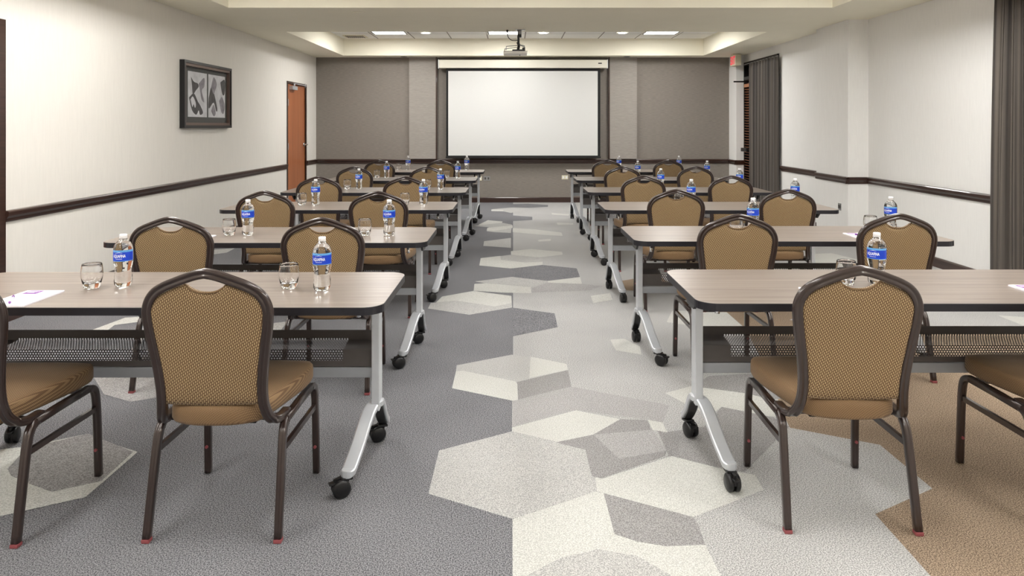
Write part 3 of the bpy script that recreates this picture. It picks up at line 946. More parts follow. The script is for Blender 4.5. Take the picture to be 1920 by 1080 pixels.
art = [
    ((-0.235), [('d', [(0.15, 0.88), (0.3, 0.78), (0.5, 0.75), (0.55, 0.68), (0.42, 0.6), (0.25, 0.5), (0.2, 0.7)]),
              ('m', [(0.55, 0.75), (0.85, 0.9), (0.85, 0.7), (0.72, 0.6), (0.85, 0.35), (0.7, 0.4), (0.62, 0.6)]),
              ('d', [(0.05, 0.42), (0.3, 0.52), (0.5, 0.35), (0.65, 0.25), (0.78, 0.1), (0.62, 0.05), (0.55, 0.15), (0.42, 0.05), (0.2, 0.15)]),
              ('p', [(0.12, 0.38), (0.25, 0.45), (0.4, 0.3), (0.36, 0.2), (0.28, 0.28), (0.22, 0.22)])]),
    ((0.295), [('d', [(0.02, 0.45), (0.15, 0.7), (0.3, 0.6), (0.4, 0.45), (0.52, 0.2), (0.45, 0.15), (0.3, 0.35), (0.02, 0.2)]),
             ('m', [(0.15, 0.7), (0.3, 0.95), (0.48, 0.8), (0.4, 0.65), (0.3, 0.55)]),
             ('d', [(0.7, 0.85), (0.97, 0.92), (0.97, 0.6), (0.85, 0.55), (0.75, 0.7)]),
             ('m', [(0.62, 0.4), (0.8, 0.5), (0.97, 0.3), (0.9, 0.1), (0.75, 0.15)]),
             ('m', [(0.15, 0.15), (0.3, 0.3), (0.42, 0.1), (0.3, 0.03)])]),
]
for cy, shapes in art:
    q = MB().box(0.012, 0.0135, cy - 0.245, cy + 0.245, 0.125, 0.635).build('art_print', M['art_pale'], pc)
    f = MB()
    for i, (k, pts) in enumerate(shapes):
        blob(f, pts, cy, 0.38, 0.49, 0.51, 0.0138 + 0.0002 * i, {'d': 0, 'm': 1, 'p': 2}[k])
    f.build('painted_shapes', [M['art_dark'], M['art_mid'], M['art_pale']], q)

# ------------------------------------------------------------------ wall plates
def plate(label, loc, rz, wd, ht, m):
    t = thing('power_outlet', label, 'outlet', loc, rz, group='wall outlets')
    MB().bbox(-wd / 2, wd / 2, -0.006, 0.0, -ht / 2, ht / 2, 0.002).build('cover_plate', m, t)
    f = MB()
    for s in (-1, 1):
        f.box(s * wd * 0.24 - 0.014, s * wd * 0.24 + 0.014, -0.0085, -0.006, -0.02, 0.02)
    f.build('socket', M['cap'] if m is M['cream_plate'] else M['steel_dark'], t)
plate('steel outlet plate on the grey wall by the left tables', (-0.48, YB, 0.44), 0, 0.12, 0.085, M['steel_plate'])
plate('small cream outlet plate on the back wall just behind the far left table', (-0.63, YB, 0.44), 0, 0.115, 0.08, M['cream_plate'])
plate('cream outlet plate on the back wall beside the far right table', (0.95, YB, 0.46), 0, 0.118, 0.075, M['cream_plate'])
plate('small steel outlet plate low on the white pilaster', (XP, 8.66, 0.42), -PI / 2, 0.075, 0.085, M['steel_plate'])

# ------------------------------------------------------------------ banquet chair
FR = [(0, -.305, .9125), (.028, -.304, .9075), (.06, -.302, .8975), (.1, -.299, .8825), (.135, -.296, .868), (.166, -.291, .849), (.188, -.286, .821),
      (.199, -.281, .784), (.196, -.275, .735), (.186, -.266, .665), (.175, -.256, .590), (.169, -.247, .520),
      (.170, -.238, .465), (.178, -.222, .420), (.189, -.195, .392), (.197, -.15, .381), (.2, -.09, .381)]
def frame_y(z):
    a = [(p[2], p[1]) for p in FR if p[2] > 0.45]
    a.sort()
    if z <= a[0][0]:
        return a[0][1]
    for (z0, y0), (z1, y1) in zip(a, a[1:]):
        if z <= z1:
            return y0 + (y1 - y0) * (z - z0) / (z1 - z0)
    return a[-1][1]
def frame_x(z):
    a = [(p[2], p[0]) for p in FR if 0.44 < p[2] < 0.83]
    a.sort()
    if z <= a[0][0]:
        return a[0][1]
    for (z0, y0), (z1, y1) in zip(a, a[1:]):
        if z <= z1:
            return y0 + (y1 - y0) * (z - z0) / (z1 - z0)
    return a[-1][1]

def make_chair():
    t = thing('banquet_chair', '', 'chair', group='banquet chairs in classroom rows')
    # tubular back frame, one continuous bend
    half = smooth_path(FR, 4)
    path = [Vector((-p.x, p.y, p.z)) for p in half[::-1]] + half[1:]
    prof = [(-.0075, -.0160), (-.0115, -.0140), (-.0130, -.0095), (-.0120, -.0045), (-.0092, -.0010), (-.0092, .0010), (-.0120, .0045), (-.0130, .0095), (-.0115, .0140),
            (-.0075, .0165), (-.0025, .0160), (0.0, .0142), (.0025, .0160), (.0075, .0165), (.0115, .0135), (.0125, .008), (.0125, -.008), (.0115, -.0135), (.0075, -.0160), (0, -.0145)]
    mb = MB()
    P = path
    n, k = len(P), len(prof)
    vs = []
    for i, p in enumerate(P):
        tt = (P[min(i + 1, n - 1)] - P[max(i - 1, 0)]).normalized()
        # depth axis stays close to the y direction, width axis lies in the back plane
        d = Vector((0, 1, 0.0)) if abs(tt.y) < 0.8 else Vector((0, 0.2, 1))
        s = (d - tt * d.dot(tt)).normalized()
        u = tt.cross(s).normalized()
        if i and (u.dot(pu) < 0):
            u = -u; 
        pu = u
        for a, b in prof:
            vs.append(p + s * a + u * b)
    fs = [(i * k + q, i * k + (q + 1) % k, (i + 1) * k + (q + 1) % k, (i + 1) * k + q) for i in range(n - 1) for q in range(k)]
    fs += [tuple(range(k)), tuple(range((n - 1) * k, n * k))]
    mb.add(vs, fs, 0, True)
    fix_normals(mb.build('back_frame', M['bronze'], t))
    # upholstered back pad with the handle dip below the crown
    top = smooth_path([(0, 0, .846), (.022, 0, .8475), (.042, 0, .8535), (.058, 0, .863), (.072, 0, .873), (.1, 0, .864), (.13, 0, .8515), (.158, 0, .834), (.176, 0, .812), (.184, 0, .790)], 3)
    zb = 0.462
    zs = top[-1].z
    NU = len(top) - 1
    NV = 22
    def pt(i, j, side):
        u = abs(i) / NU
        sg = 1 if i >= 0 else -1
        P1 = top[abs(i)]
        tv = j / NV
        sz = zb + (zs - zb) * tv
        sx = frame_x(sz) - 0.012
        g = u * (1 - tv) + (P1.x / top[-1].x) * tv
        x = sg * sx * g
        z = zb + (sz - zb) * (P1.z - zb) / (zs - zb) - 0.006 * (1 - tv) * (1 - u * u)
        e = (1 - max(u, abs(2 * tv - 1)) ** 8)
        y = frame_y(z) + (0.02 * side if side > 0 else -0.004) + side * 0.008 * max(e, 0) ** 0.5
        return (x, y, z)
    mb = MB()
    W = 2 * NU + 1
    grids = []
    for side in (-1, 1):
        vs = [pt(i, j, side) for j in range(NV + 1) for i in range(-NU, NU + 1)]
        fs = [(j * W + i, j * W + i + 1, (j + 1) * W + i + 1, (j + 1) * W + i) for j in range(NV) for i in range(W - 1)]
        if side > 0:
            fs = [f[::-1] for f in fs]
        grids.append(mb.add(vs, fs, 0, True))
    a, b = grids
    ring_ = [(0, i) for i in range(W)] + [(j, W - 1) for j in range(1, NV + 1)] + [(NV, i) for i in range(W - 2, -1, -1)] + [(j, 0) for j in range(NV - 1, 0, -1)]
    idx = [j * W + i for j, i in ring_]
    for q in range(len(idx)):
        r = (q + 1) % len(idx)
        mb.f.append([a + idx[q], b + idx[q], b + idx[r], a + idx[r]]); mb.mi.append(0); mb.sm.append(True)
    pad = fix_normals(mb.build('backrest', M['fabric'], t))
    dip = [Vector((p.x * sg, frame_y(0.86) - 0.002, p.z + 0.001)) for sg, pp in ((-1, top[:13][::-1]), (1, top[1:13])) for p in pp]
    MB().sweep(dip, ellipse_prof(0.0035, 0.0035, 8), up=(0, 1, 0)).build('piping', M['fabric_seat'], pad)
    # seat cushion
    def outline(ins):
        f_, r_ = 0.218 - ins, 0.146 - ins
        yf, yr = 0.235 - ins, -0.225 + ins
        base = [(-r_, yr + 0.01), (-r_ * 0.55, yr - 0.022), (0, yr - 0.030), (r_ * 0.55, yr - 0.022), (r_, yr + 0.01), (r_ + 0.022, yr + 0.07),
                (f_ - 0.022, yr + 0.2), (f_ - 0.004, 0.08), (f_, 0.17), (f_ - 0.012, yf - 0.016), (f_ - 0.045, yf), (0, yf + 0.008),
                (-f_ + 0.045, yf), (-f_ + 0.012, yf - 0.016), (-f_, 0.17), (-f_ + 0.004, 0.08), (-f_ + 0.022, yr + 0.2), (-r_ - 0.022, yr + 0.07)]
        P = [Vector((x, y, 0)) for x, y in base]
        n = len(P)
        out = []
        for i in range(n):
            a_, b_, c_, d_ = P[i - 1], P[i], P[(i + 1) % n], P[(i + 2) % n]
            for q in range(4):
                s = q / 4
                out.append(0.5 * ((2 * b_) + (c_ - a_) * s + (2 * a_ - 5 * b_ + 4 * c_ - d_) * s * s + (3 * b_ - a_ - 3 * c_ + d_) * s ** 3))
        return out
    lv = [(0.02, 0.388), (0.004, 0.392), (0.0, 0.402), (0.0, 0.432), (0.0015, 0.444), (0.006, 0.4515), (0.014, 0.4555), (0.04, 0.460), (0.08, 0.464), (0.12, 0.466)]
    mb = MB()
    R = [[Vector((p.x, p.y, z)) for p in outline(i_)] for i_, z in lv]
    R = [r for r, l in zip(R, lv) if l[0] <= 0.041]
    for sc_, z in ((0.72, .4635), (0.4, .4665), (0.12, .468)):
        R.append([Vector((p.x * sc_, p.y * sc_, z)) for p in R[6]])
    k = len(R[0])
    vs = [p for r in R for p in r]
    fs = [(i * k + q, i * k + (q + 1) % k, (i + 1) * k + (q + 1) % k, (i + 1) * k + q) for i in range(len(R) - 1) for q in range(k)]
    fs += [tuple(range(k))[::-1], tuple(range((len(R) - 1) * k, len(R) * k))]
    mb.add(vs, fs, 0, True)
    seat = fix_normals(mb.build('seat', M['fabric_seat'], t))
    MB().box(-0.13, 0.13, -0.2, 0.18, 0.380, 0.390).build('seat_board', M['black_matte'], seat)
    # side frames: rear leg, rail, front leg, stretcher
    rp = [(-0.0125, -0.010), (-0.0095, -0.013), (-0.003, -0.013), (0.0, -0.0112), (0.003, -0.013), (0.0095, -0.013), (0.0125, -0.010),
          (0.0125, 0.010), (0.0095, 0.013), (0.003, 0.013), (0.0, 0.0112), (-0.003, 0.013), (-0.0095, 0.013), (-0.0125, 0.010)]
    for s in (-1, 1):
        rear = smooth_path([(s * .2205, -.243, .012), (s * .2185, -.222, .12), (s * .2165, -.198, .24), (s * .2145, -.178, .325), (s * .213, -.158, .357), (s * .212, -.13, .370)], 5)
        o = fix_normals(MB().sweep(rear, rp, up=(0, 1, 0.3)).build('leg', M['bronze'], t))
        MB().bbox(s * .2205 - .0135, s * .2205 + .0135, -.257, -.230, 0.0, .013, 0.003).build('foot_cap', M['red'], o)
        front = smooth_path([(s * .2175, .235, .004), (s * .2165, .231, .12), (s * .2155, .226, .25), (s * .214, .217, .335), (s * .2125, .198, .362), (s * .212, .168, .370)], 5)
        o = fix_normals(MB().sweep(front, rp, up=(0, 1, 0.3)).build('leg', M['bronze'], t))
        MB().cyl((s * .2165, .222, .112), (s * .2165, .212, .112), 0.006, 10).build('bumper', M['red'], o)
        rail = [(s * .212, -.14, .3695), (s * .212, 0, .371), (s * .212, .178, .3695)]
        fix_normals(MB().sweep(rail, rp, up=(0, 0, 1)).build('side_rail', M['bronze'], t))
        st = [(s * .2155, -.19, .283), (s * .2150, .224, .275)]
        fix_normals(MB().sweep(st, [(-.007, -.010), (.007, -.010), (.007, .010), (-.007, .010)], up=(0, 0, 1), smooth=False).build('stretcher', M['bronze'], t))
    for y in (-0.12, 0.15):
        MB().box(-0.21, 0.21, y - 0.01, y + 0.01, 0.362, 0.380).build('cross_bar', M['bronze'], t)
    return t

# ------------------------------------------------------------------ folding table
def caster(mb_mat, parent, x, y, top, ang):
    c = bpy.data.objects.new('caster', None)
    r = 0.034
    w_ = MB()
    for s in (-1, 1):
        pr = [(0.0, 0.0), (r * 0.75, 0.001), (r, 0.006), (r, 0.018), (r * 0.9, 0.021), (0, 0.021)]
        # wheel about the local x axis
        vs, k = [], len(pr)
        seg = 22
        for i in range(seg):
            a = 2 * PI * i / seg
            for rr, xx in pr:
                vs.append((s * (0.026 - xx), rr * math.cos(a), r + rr * math.sin(a)))
        fs = [(i * k + q, ((i + 1) % seg) * k + q, ((i + 1) % seg) * k + q + 1, i * k + q + 1) for i in range(seg) for q in range(k - 1)]
        w_.add(vs, fs, 0, True)
    o = fix_normals(w_.build('caster', M['black'], parent))
    f = MB()
    f.box(-0.005, 0.005, -0.028, 0.03, 0.03, 0.071)
    f.bbox(-0.02, 0.02, 0.0, 0.042, 0.064, 0.074, 0.003)
    f.cyl((0, 0.028, 0.07), (0, 0.028, top), 0.009, 12)
    f.bbox(-0.012, 0.012, -0.046, -0.022, 0.052, 0.060, 0.003)
    # the stem is the pivot
    for m_ in (w_, f):
        pass
    o2 = f.build('fork', M['black'], o)
    for ob in (o, o2):
        for v_ in ob.data.vertices:
            v_.co.y -= 0.028
    o.location = (x, y, 0)
    o.rotation_euler = (0, 0, ang)
    return o

def make_table():
    t = thing('folding_table', '', 'table', group='training tables in two columns')
    hx, hy = 0.92, 0.315
    # laminate top with a charcoal edge band
    mb = MB()
    pts = rounded_rect(-hx, hx, -hy, hy, 0.075, 8)
    n = len(pts)
    ins = [(x * (1 - 0.0012 / hx), y * (1 - 0.0012 / hy)) for x, y in pts]
    vs = [(x, y, 0.739) for x, y in ins] + [(x, y, 0.738) for x, y in pts]
    mb.add([(x, y, 0.740) for x, y in ins], [tuple(range(n))], 0)
    mb.build('laminate', M['top'], None)
    lam = bpy.data.objects['laminate']
    e = MB()
    e.add([(x, y, 0.711) for x, y in pts] + [(x, y, 0.7385) for x, y in pts] + [(x, y, 0.740) for x, y in ins],
          [(i, (i + 1) % n, (i + 1) % n + n, i + n) for i in range(n)] + [(i + n, (i + 1) % n + n, (i + 1) % n + 2 * n, i + 2 * n) for i in range(n)] + [tuple(range(n))[::-1]], 0)
    top = e.build('tabletop', [M['edge'], M['top']], t)
    # merge the laminate face into the tabletop mesh
    me = top.data
    bm = bmesh.new(); bm.from_mesh(me)
    bm2 = lam.data
    o_ = [bm.verts.new(v.co) for v in bm2.vertices]
    fc = bm.faces.new(o_)
    fc.material_index = 1
    bmesh.ops.remove_doubles(bm, verts=bm.verts, dist=1e-6)
    bm.to_mesh(me); bm.free()
    bpy.data.objects.remove(lam)
    mb = MB().box(-0.82, 0.82, 0.02, 0.07, 0.675, 0.708)
    mb.build('support_beam', M['steel_dark'], t)
    yc = 0.05
    for s in (-1, 1):
        X = s * 0.835
        # upright post
        MB().bbox(X - 0.016, X + 0.016, yc - 0.035, yc + 0.035, 0.235, 0.70, 0.003).build('post', M['silver'], t)
        # arched foot
        arc = smooth_path([(X, -.212, .086), (X, -.205, .0862), (X, -.19, .0885), (X, -.175, .094), (X, -.10, .150), (X, -.035, .215), (X, .01, .248), (X, .05, .256), (X, .09, .248), (X, .135, .215), (X, .20, .150), (X, .28, .094), (X, .295, .0885), (X, .31, .0862), (X, .317, .086)], 5)
        for p in arc:
            q = max(0.0, (0.05 - p.y) / 0.25)
            p.x -= s * (0.065 * min(q, 1.0) ** 0.75 if q > 0 else 0.015 * min((p.y - 0.05) / 0.25, 1.0))
        n = len(arc)
        pr = [(-.026, -.010), (-.022, -.014), (.022, -.014), (.026, -.010), (.026, .009), (.021, .013), (-.021, .013), (-.026, .009)]
        ft = MB()
        vsl, k = [], len(pr)
        for i, p in enumerate(arc):
            tt = (arc[min(i + 1, n - 1)] - arc[max(i - 1, 0)]).normalized()
            sd = Vector((1, 0, 0))
            u = sd.cross(tt)
            if u.z < 0: u = -u
            dd = min((p - arc[0]).length, (p - arc[-1]).length)
            g = 0.12 + 0.88 * math.sqrt(max(0.0, 1 - max(0.0, 1 - dd / 0.022) ** 2))
            for a, b in pr:
                vsl.append(p + sd * a * g + u * b)
        for q in range(k):
            r_ = (q + 1) % k
            ft.add([vsl[i * k + w_] for i in range(n) for w_ in (q, r_)], [(2 * i, 2 * i + 1, 2 * i + 3, 2 * i + 2) for i in range(n - 1)], 0, True)
        ft.add([vsl[q] for q in range(k)], [tuple(range(k))])
        ft.add([vsl[(n - 1) * k + q] for q in range(k)], [tuple(range(k))[::-1]])
        foot = ft.build('foot', M['silver'], t)
        ud = MB()
        arc2 = [p for p in arc if -0.17 < p.y < 0.27]
        vsl, k2 = [], 4
        for i, p in enumerate(arc2):
            tt = (arc2[min(i + 1, len(arc2) - 1)] - arc2[max(i - 1, 0)]).normalized()
            sd = Vector((1, 0, 0))
            u = sd.cross(tt)
            if u.z < 0: u = -u
            for a, b in ((-.018, -.021), (.018, -.021), (.018, -.012), (-.018, -.012)):
                vsl.append(p + sd * a + u * b)
        m_ = len(arc2)
        ud.add(vsl, [(i * 4 + q, i * 4 + (q + 1) % 4, (i + 1) * 4 + (q + 1) % 4, (i + 1) * 4 + q) for i in range(m_ - 1) for q in range(4)] + [(0, 1, 2, 3), tuple(range(4 * m_ - 4, 4 * m_))], 0, False)
        fix_normals(ud.build('underside_cover', M['black'], foot))
        caster(None, t, X - s * 0.063, -.188, 0.082, random.uniform(-1, 1))
        caster(None, t, X - s * 0.015, .288, 0.082, random.uniform(-1, 1))
        # bracket that carries the top
        br = MB()
        br.bbox(X - 0.028, X + 0.028, yc - 0.15, yc + 0.15, 0.692, 0.711, 0.003)
        vs = [(X + s * 0.03, yc - 0.12, 0.70), (X + s * 0.03, yc + 0.12, 0.70), (X + s * 0.03, yc + 0.05, 0.640), (X + s * 0.03, yc - 0.05, 0.640)]
        vs += [(x - s * 0.012, y, z) for x, y, z in vs]
        br.add(vs, [(0, 1, 2, 3), (7, 6, 5, 4), (0, 4, 5, 1), (1, 5, 6, 2), (2, 6, 7, 3), (3, 7, 4, 0)])
        fix_normals(br.build('bracket', M['black'], t))
        lv = MB().sweep(smooth_path([(X - s * .05, -.04, .70), (X - s * .05, -.06, .685), (X - s * .052, -.07, .655), (X - s * .05, -.068, .64)]), ellipse_prof(.010, .005), up=(0, 1, 0))
        lv.build('release_lever', M['chrome'], t)
    MB().bbox(-0.820, 0.820, 0.03, 0.07, 0.366, 0.408, 0.003).build('crossbar', M['silver_dark'], t)
    # folded modesty panel: flange, shelf, face; perforated between solid ends
    prof = [(0.135, 0.532), (0.135, 0.497), (0.135, 0.490), (0.030, 0.482), (0.030, 0.436), (0.030, 0.412), (0.045, 0.410)]
    xs_ = [-0.820, -0.70, 0.70, 0.820]
    arc_ = [0]
    for a, b in zip(prof, prof[1:]):
        arc_.append(arc_[-1] + math.hypot(b[0] - a[0], b[1] - a[1]))
    mb = MB()
    uvs = []
    for j, (y, z) in enumerate(prof):
        for x in xs_:
            mb.v.append((x, y, z)); uvs.append((x, arc_[j]))
    for j in range(len(prof) - 1):
        for i in range(3):
            a = j * 4 + i
            mb.f.append([a, a + 1, a + 5, a + 4])
            mb.mi.append(1 if (i == 1 and j in (1, 2, 3)) else 0)
            mb.sm.append(False)
    o = mb.build('modesty_panel', [M['steel_dark'], M['perf']], t)
    ul = o.data.uv_layers.new(name='UVMap')
    for l in o.data.loops:
        ul.data[l.index].uv = uvs[l.vertex_index]
    return t

# ------------------------------------------------------------------ bottle, glass, notepad, pen
def make_bottle():
    t = thing('water_bottle', '', 'bottle', group='water bottles on the tables')
    def lobes(a, z):
        if z < 0.028:
            return 1 - 0.10 * (1 - z / 0.028) ** 0.6 * (0.5 + 0.5 * math.cos(5 * a)) 
        if 0.03 < z < 0.095:
            return 1 + 0.012 * math.sin(5 * a + z * 160)
        return 1
    pr = [(0.0, 0.006), (0.012, 0.004), (0.024, 0.001), (0.030, 0.004), (0.034, 0.013), (0.0345, 0.026), (0.033, 0.034), (0.0335, 0.042), (0.0315, 0.052),
          (0.0300, 0.062), (0.0310, 0.070), (0.0315, 0.078), (0.0335, 0.086), (0.0345, 0.094), (0.0362, 0.100), (0.0365, 0.108), (0.0365, 0.150), (0.0360, 0.158),
          (0.0335, 0.168), (0.0285, 0.177), (0.0220, 0.184), (0.0165, 0.189), (0.0138, 0.193), (0.0138, 0.199), (0.0, 0.199)]
    body = MB().lathe(pr, 40, lobes=lobes).build('body', M['water'], t, weld=True)
    MB().lathe([(0.0, 0.213), (0.0125, 0.213), (0.0142, 0.2115), (0.0145, 0.209), (0.0145, 0.1965), (0.0128, 0.1955), (0.0125, 0.1955)], 28).build('cap', M['cap'], t)
    MB().lathe([(0.0130, 0.1945), (0.0158, 0.1945), (0.0160, 0.1935), (0.0158, 0.1925), (0.0130, 0.1925)], 28).build('neck_ring', M['water'], t)
    # printed label: wraps the side that faces the room entrance
    a0, a1 = -PI / 2 - 1.45, -PI / 2 + 1.45
    lb = MB()
    R = 0.0370
    lb.lathe([(R, 0.109), (R, 0.144)], 36, mi=0, a0=a0, a1=a1)
    lb.lathe([(R, 0.144), (R, 0.149), (R - 0.0001, 0.152)], 36, mi=1, a0=a0, a1=a1)
    lb.lathe([(R, 0.107), (R, 0.109)], 36, mi=1, a0=a0, a1=a1)
    label = lb.build('label', [M['label_blue'], M['label_light']], t)
    def wrap(vs, fs, h, z0, wid, ac, name, m):
        mnx, mxx = min(p[0] for p in vs), max(p[0] for p in vs)
        mny, mxy = min(p[1] for p in vs), max(p[1] for p in vs)
        out = []
        for p in vs:
            u = ((p[0] - mnx) / (mxx - mnx) - 0.5) * wid
            a = -PI / 2 + ac + u / (R + 0.0004)
            out.append(((R + 0.0004) * math.cos(a), (R + 0.0004) * math.sin(a), z0 + (p[1] - mny) / (mxy - mny) * h))
        mb = MB(); mb.add(out, fs)
        mb.build(name, m, label)
    vs, fs = text_geom('AQUAFINA', 0.02)
    wrap(vs, fs, 0.0145, 0.1205, 0.052, -0.25, 'lettering', M['white'])
    n = 10
    vs = [(i / n, 0) for i in range(n + 1)] + [(i / n, 1) for i in range(n + 1)]
    wrap(vs, [(i, i + 1, i + n + 2, i + n + 1) for i in range(n)], 0.0012, 0.1165, 0.026, -0.25, 'underline', M['white'])
    vs = [(0, 0), (0.1, 0.35), (0.22, 0.3), (0.36, 0.75), (0.45, 0.6), (0.56, 1.0), (0.68, 0.55), (0.78, 0.65), (0.9, 0.25), (1, 0)]
    wrap(vs, [tuple(range(len(vs)))[::-1]], 0.006, 0.139, 0.03, -0.25, 'mountain_emblem', M['white'])
    return t

def make_glass():
    t = thing('drinking_glass', '', 'glass', group='drinking glasses on the tables')
    out = [(0.0, 0.001), (0.026, 0.001), (0.0295, 0.004), (0.0325, 0.014), (0.0365, 0.030), (0.0395, 0.048), (0.0402, 0.062), (0.0388, 0.080), (0.0365, 0.096), (0.0355, 0.0995)]
    inn = [(0.0338, 0.0995), (0.0350, 0.092), (0.0372, 0.078), (0.0386, 0.062), (0.0378, 0.048), (0.0345, 0.030), (0.028, 0.022), (0.0, 0.020)]
    MB().lathe(out + inn, 40).build('bowl', M['glass_solid'], t, weld=True)
    return t

def make_pad():
    t = thing('notepad', '', 'notepad', group='notepads on the tables')
    MB().box(-0.073, 0.073, -0.12, 0.12, 0.0, 0.006).build('paper_block', M['paper'], t)
    h = MB().box(-0.055, 0.0, 0.060, 0.112, 0.006, 0.0064).build('printed_header', M['purple'], t)
    f = MB()
    for k in range(3):
        f.box(-0.048, -0.008 - 0.006 * k, 0.095 - 0.008 * k, 0.098 - 0.008 * k, 0.0064, 0.0067)
    f.build('printed_line', M['white'], h)
    return t

def make_pen():
    t = thing('ballpoint_pen', '', 'pen', group='pens on the notepads')
    MB().cyl((0, -0.045, 0.0052), (0, 0.035, 0.0052), 0.0048, 14).build('barrel', M['cap'], t)
    MB().cyl((0, 0.035, 0.0052), (0, 0.062, 0.0052), 0.0052, 14, r1=0.0045).build('cap_end', M['purple'], t)
    MB().box(-0.0015, 0.0015, 0.02, 0.058, 0.0098, 0.0115).build('clip', M['purple'], t)
    MB().cyl((0, -0.045, 0.0052), (0, -0.062, 0.0052), 0.0048, 14, r1=0.001).build('grip', M['purple'], t)
    return t

# ------------------------------------------------------------------ placement
protos = {'chair': make_chair(), 'table': make_table(), 'bottle': make_bottle(), 'glass': make_glass(), 'pad': make_pad(), 'pen': make_pen()}
used = set()
def put(kind, x, y, z, rz, label):
    p = protos[kind]
    if kind in used:
        o = copy_tree(p)
    else:
        o = p
        used.add(kind)
    o.location = (x, y, z)
    o.rotation_euler = (0, 0, rz)
    o['label'] = label
    return o

ORD = ['nearest', 'second', 'third', 'fourth', 'fifth', 'farthest']
FRONT = {'L': [2.575, 4.005, 5.575, 7.03, 8.58, 10.18], 'R': [2.632, 4.055, 5.56, 7.05, 8.62, 10.22]}
TX = {'L': [(-0.475, -1), (-0.487, -1), (-0.475, -1), (-0.47, -1), (-0.45, -1), (-0.425, -1)],
      'R': [(0.687, 1), (0.695, 1), (0.722, 1), (0.745, 1), (0.775, 1), (0.79, 1)]}
SIDE = {'L': 'left', 'R': 'right'}
rnd = random.Random(3)
# caster swivel: wall-side and aisle-side, near and far, as they stand
YAW = {('L', 0): [0.8, 0.3, -1.1, -1.15], ('R', 0): [0.12, 0.35, 1.0, 0.4], ('L', 1): [0.6, 1.0, -1.0, -1.1], ('R', 1): [0.9, 0.1, 0.5, 1.2],
       ('L', 2): [0.9, 0.2, -1.0, -1.3], ('R', 2): [0.1, 0.08, 1.0, 0.6], ('L', 3): [0.3, 0.7, -1.0, -1.2], ('R', 3): [1.0, 1.1, 0.4, 0.8],
       ('L', 4): [0.9, 0.5, 1.2, 1.2], ('R', 4): [1.2, 1.1, 0.2, 0.9], ('L', 5): [1.2, 0.5, 0.9, 1.1], ('R', 5): [0.5, 0.06, 0.8, 0.2]}
for s in 'LR':
    for i in range(6):
        e, d = TX[s][i]
        cx = e + d * 0.92
        t = put('table', cx, FRONT[s][i] + 0.315, 0, 0, '%s grey-brown folding table of the %s column, black edge, silver caster legs' % (ORD[i], SIDE[s]))
        for ch in children(t):
            if ch.name.startswith('caster'):
                k_ = [q for q in children(t) if q.name.startswith('caster')].index(ch)
                ch.rotation_euler = (0, 0, YAW.get((s, i), [0.9, 0.4, 1.1, 0.2])[k_])

# chairs: (side, row, seat, x, y, yaw)
SEAT = {'a': {'L': 'wall-side', 'R': 'aisle-side'}, 'b': {'L': 'aisle-side', 'R': 'wall-side'}}
CH = [('L', 0, 'a', -1.868, 2.612, 0.0), ('L', 0, 'b', -1.008, 2.640, 0.0), ('R', 0, 'a', 1.170, 2.690, -0.03), ('R', 0, 'b', 2.062, 2.720, -0.02),
      ('L', 1, 'a', -1.779, 3.985, 0.03), ('L', 1, 'b', -0.978, 3.955, 0.0), ('R', 1, 'a', 1.199, 4.10, 0.0), ('R', 1, 'b', 2.067, 4.13, 0.0),
      ('L', 2, 'a', -1.80, 5.475, 0.0), ('L', 2, 'b', -0.976, 5.435, 0.02), ('R', 2, 'a', 1.215, 5.61, 0.0), ('R', 2, 'b', 2.045, 5.61, 0.0),
      ('L', 3, 'a', -1.817, 6.975, 0.0), ('L', 3, 'b', -1.0, 6.975, -0.02), ('R', 3, 'a', 1.242, 7.10, 0.0), ('R', 3, 'b', 2.07, 7.10, 0.02),
      ('L', 4, 'a', -1.85, 8.62, 0.0), ('L', 4, 'b', -1.0, 8.62, 0.0), ('R', 4, 'a', 1.28, 8.66, 0.0), ('R', 4, 'b', 2.14, 8.67, 0.0),
      ('L', 5, 'a', -1.866, 10.23, 0.02), ('L', 5, 'b', -1.01, 10.23, 0.0), ('R', 5, 'a', 1.315, 10.27, 0.0), ('R', 5, 'b', 2.17, 10.27, 0.0)]
for s, i, k, x, y, r in CH:
    put('chair', x, y, 0, r, 'bronze-framed golden brown banquet chair at the %s %s table, %s seat' % (ORD[i], SIDE[s], SEAT[k][s]))

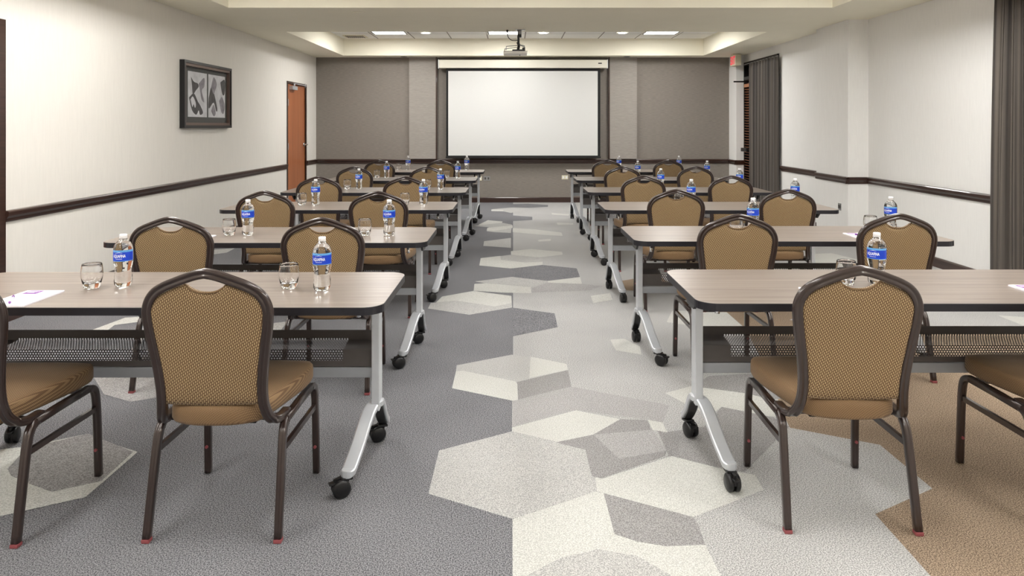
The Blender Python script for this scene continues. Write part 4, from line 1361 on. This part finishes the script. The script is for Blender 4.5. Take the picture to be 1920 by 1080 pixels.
# bottles from their places on the tables, glasses to their left
BT = [('L', 0, 'a', -1.592, 2.919), ('L', 0, 'b', -0.761, 2.848), ('R', 0, 'a', 1.508, 2.963),
      ('L', 1, 'a', -1.595, 4.30), ('L', 1, 'b', -0.745, 4.30), ('R', 1, 'a', 1.478, 4.40), ('R', 1, 'b', 2.36, 4.467),
      ('L', 2, 'a', -1.645, 5.956), ('L', 2, 'b', -0.747, 5.956), ('R', 2, 'a', 1.485, 5.956), ('R', 2, 'b', 2.38, 6.03),
      ('L', 3, 'a', -1.609, 7.46), ('L', 3, 'b', -0.757, 7.46), ('R', 3, 'a', 1.542, 7.46), ('R', 3, 'b', 2.378, 7.50),
      ('L', 4, 'a', -1.604, 9.07), ('L', 4, 'b', -0.70, 9.05), ('R', 4, 'a', 1.60, 9.17), ('R', 4, 'b', 2.49, 9.17),
      ('L', 5, 'a', -1.566, 10.66), ('L', 5, 'b', -0.69, 10.66), ('R', 5, 'a', 1.58, 10.66), ('R', 5, 'b', 2.475, 10.66)]
ZT = 0.7402
for s, i, k, x, y in BT:
    put('bottle', x, y, ZT, rnd.uniform(-0.15, 0.1) - 0.12 + math.atan2(-x, y) * -1 * -1, 'blue-labelled water bottle with white cap on the %s %s table, %s place' % (ORD[i], SIDE[s], SEAT[k][s]))
GL = [('L', 0, 'a', -1.70, 2.885), ('L', 0, 'b', -0.905, 2.885), ('R', 0, 'a', 1.375, 2.95),
      ('L', 1, 'a', -1.70, 4.28), ('L', 1, 'b', -0.888, 4.28), ('R', 1, 'a', 1.365, 4.37), ('R', 1, 'b', 2.215, 4.43),
      ('L', 2, 'a', -1.752, 5.93), ('L', 2, 'b', -0.897, 5.93), ('R', 2, 'a', 1.375, 5.93),
      ('L', 3, 'a', -1.725, 7.44), ('L', 3, 'b', -0.89, 7.44),
      ('L', 4, 'a', -1.722, 9.05), ('L', 4, 'b', -0.84, 9.04),
      ('L', 5, 'a', -1.70, 10.64)]
for s, i, k, x, y in GL:
    put('glass', x, y, ZT, 0, 'clear rounded tumbler beside the water bottle on the %s %s table, %s place' % (ORD[i], SIDE[s], SEAT[k][s]))
PD = [('L', 0, 'a', -1.843, 2.70), ('R', 0, 'a', 1.22, 2.755), ('R', 0, 'b', 2.095, 2.80),
      ('L', 1, 'a', -1.84, 4.135), ('R', 1, 'b', 2.075, 4.22)]
for s, i, k, x, y in PD:
    put('pad', x, y, ZT, 0, 'white notepad with purple print on the %s %s table, %s place' % (ORD[i], SIDE[s], SEAT[k][s]))
for s, i, k, x, y, r in [('L', 0, 'a', -1.857, 2.645, 0.5), ('R', 1, 'b', 2.075, 4.2, 0.8)]:
    put('pen', x, y, ZT + 0.0064, r, 'white and purple pen lying on the notepad of the %s %s table' % (ORD[i], SIDE[s]))
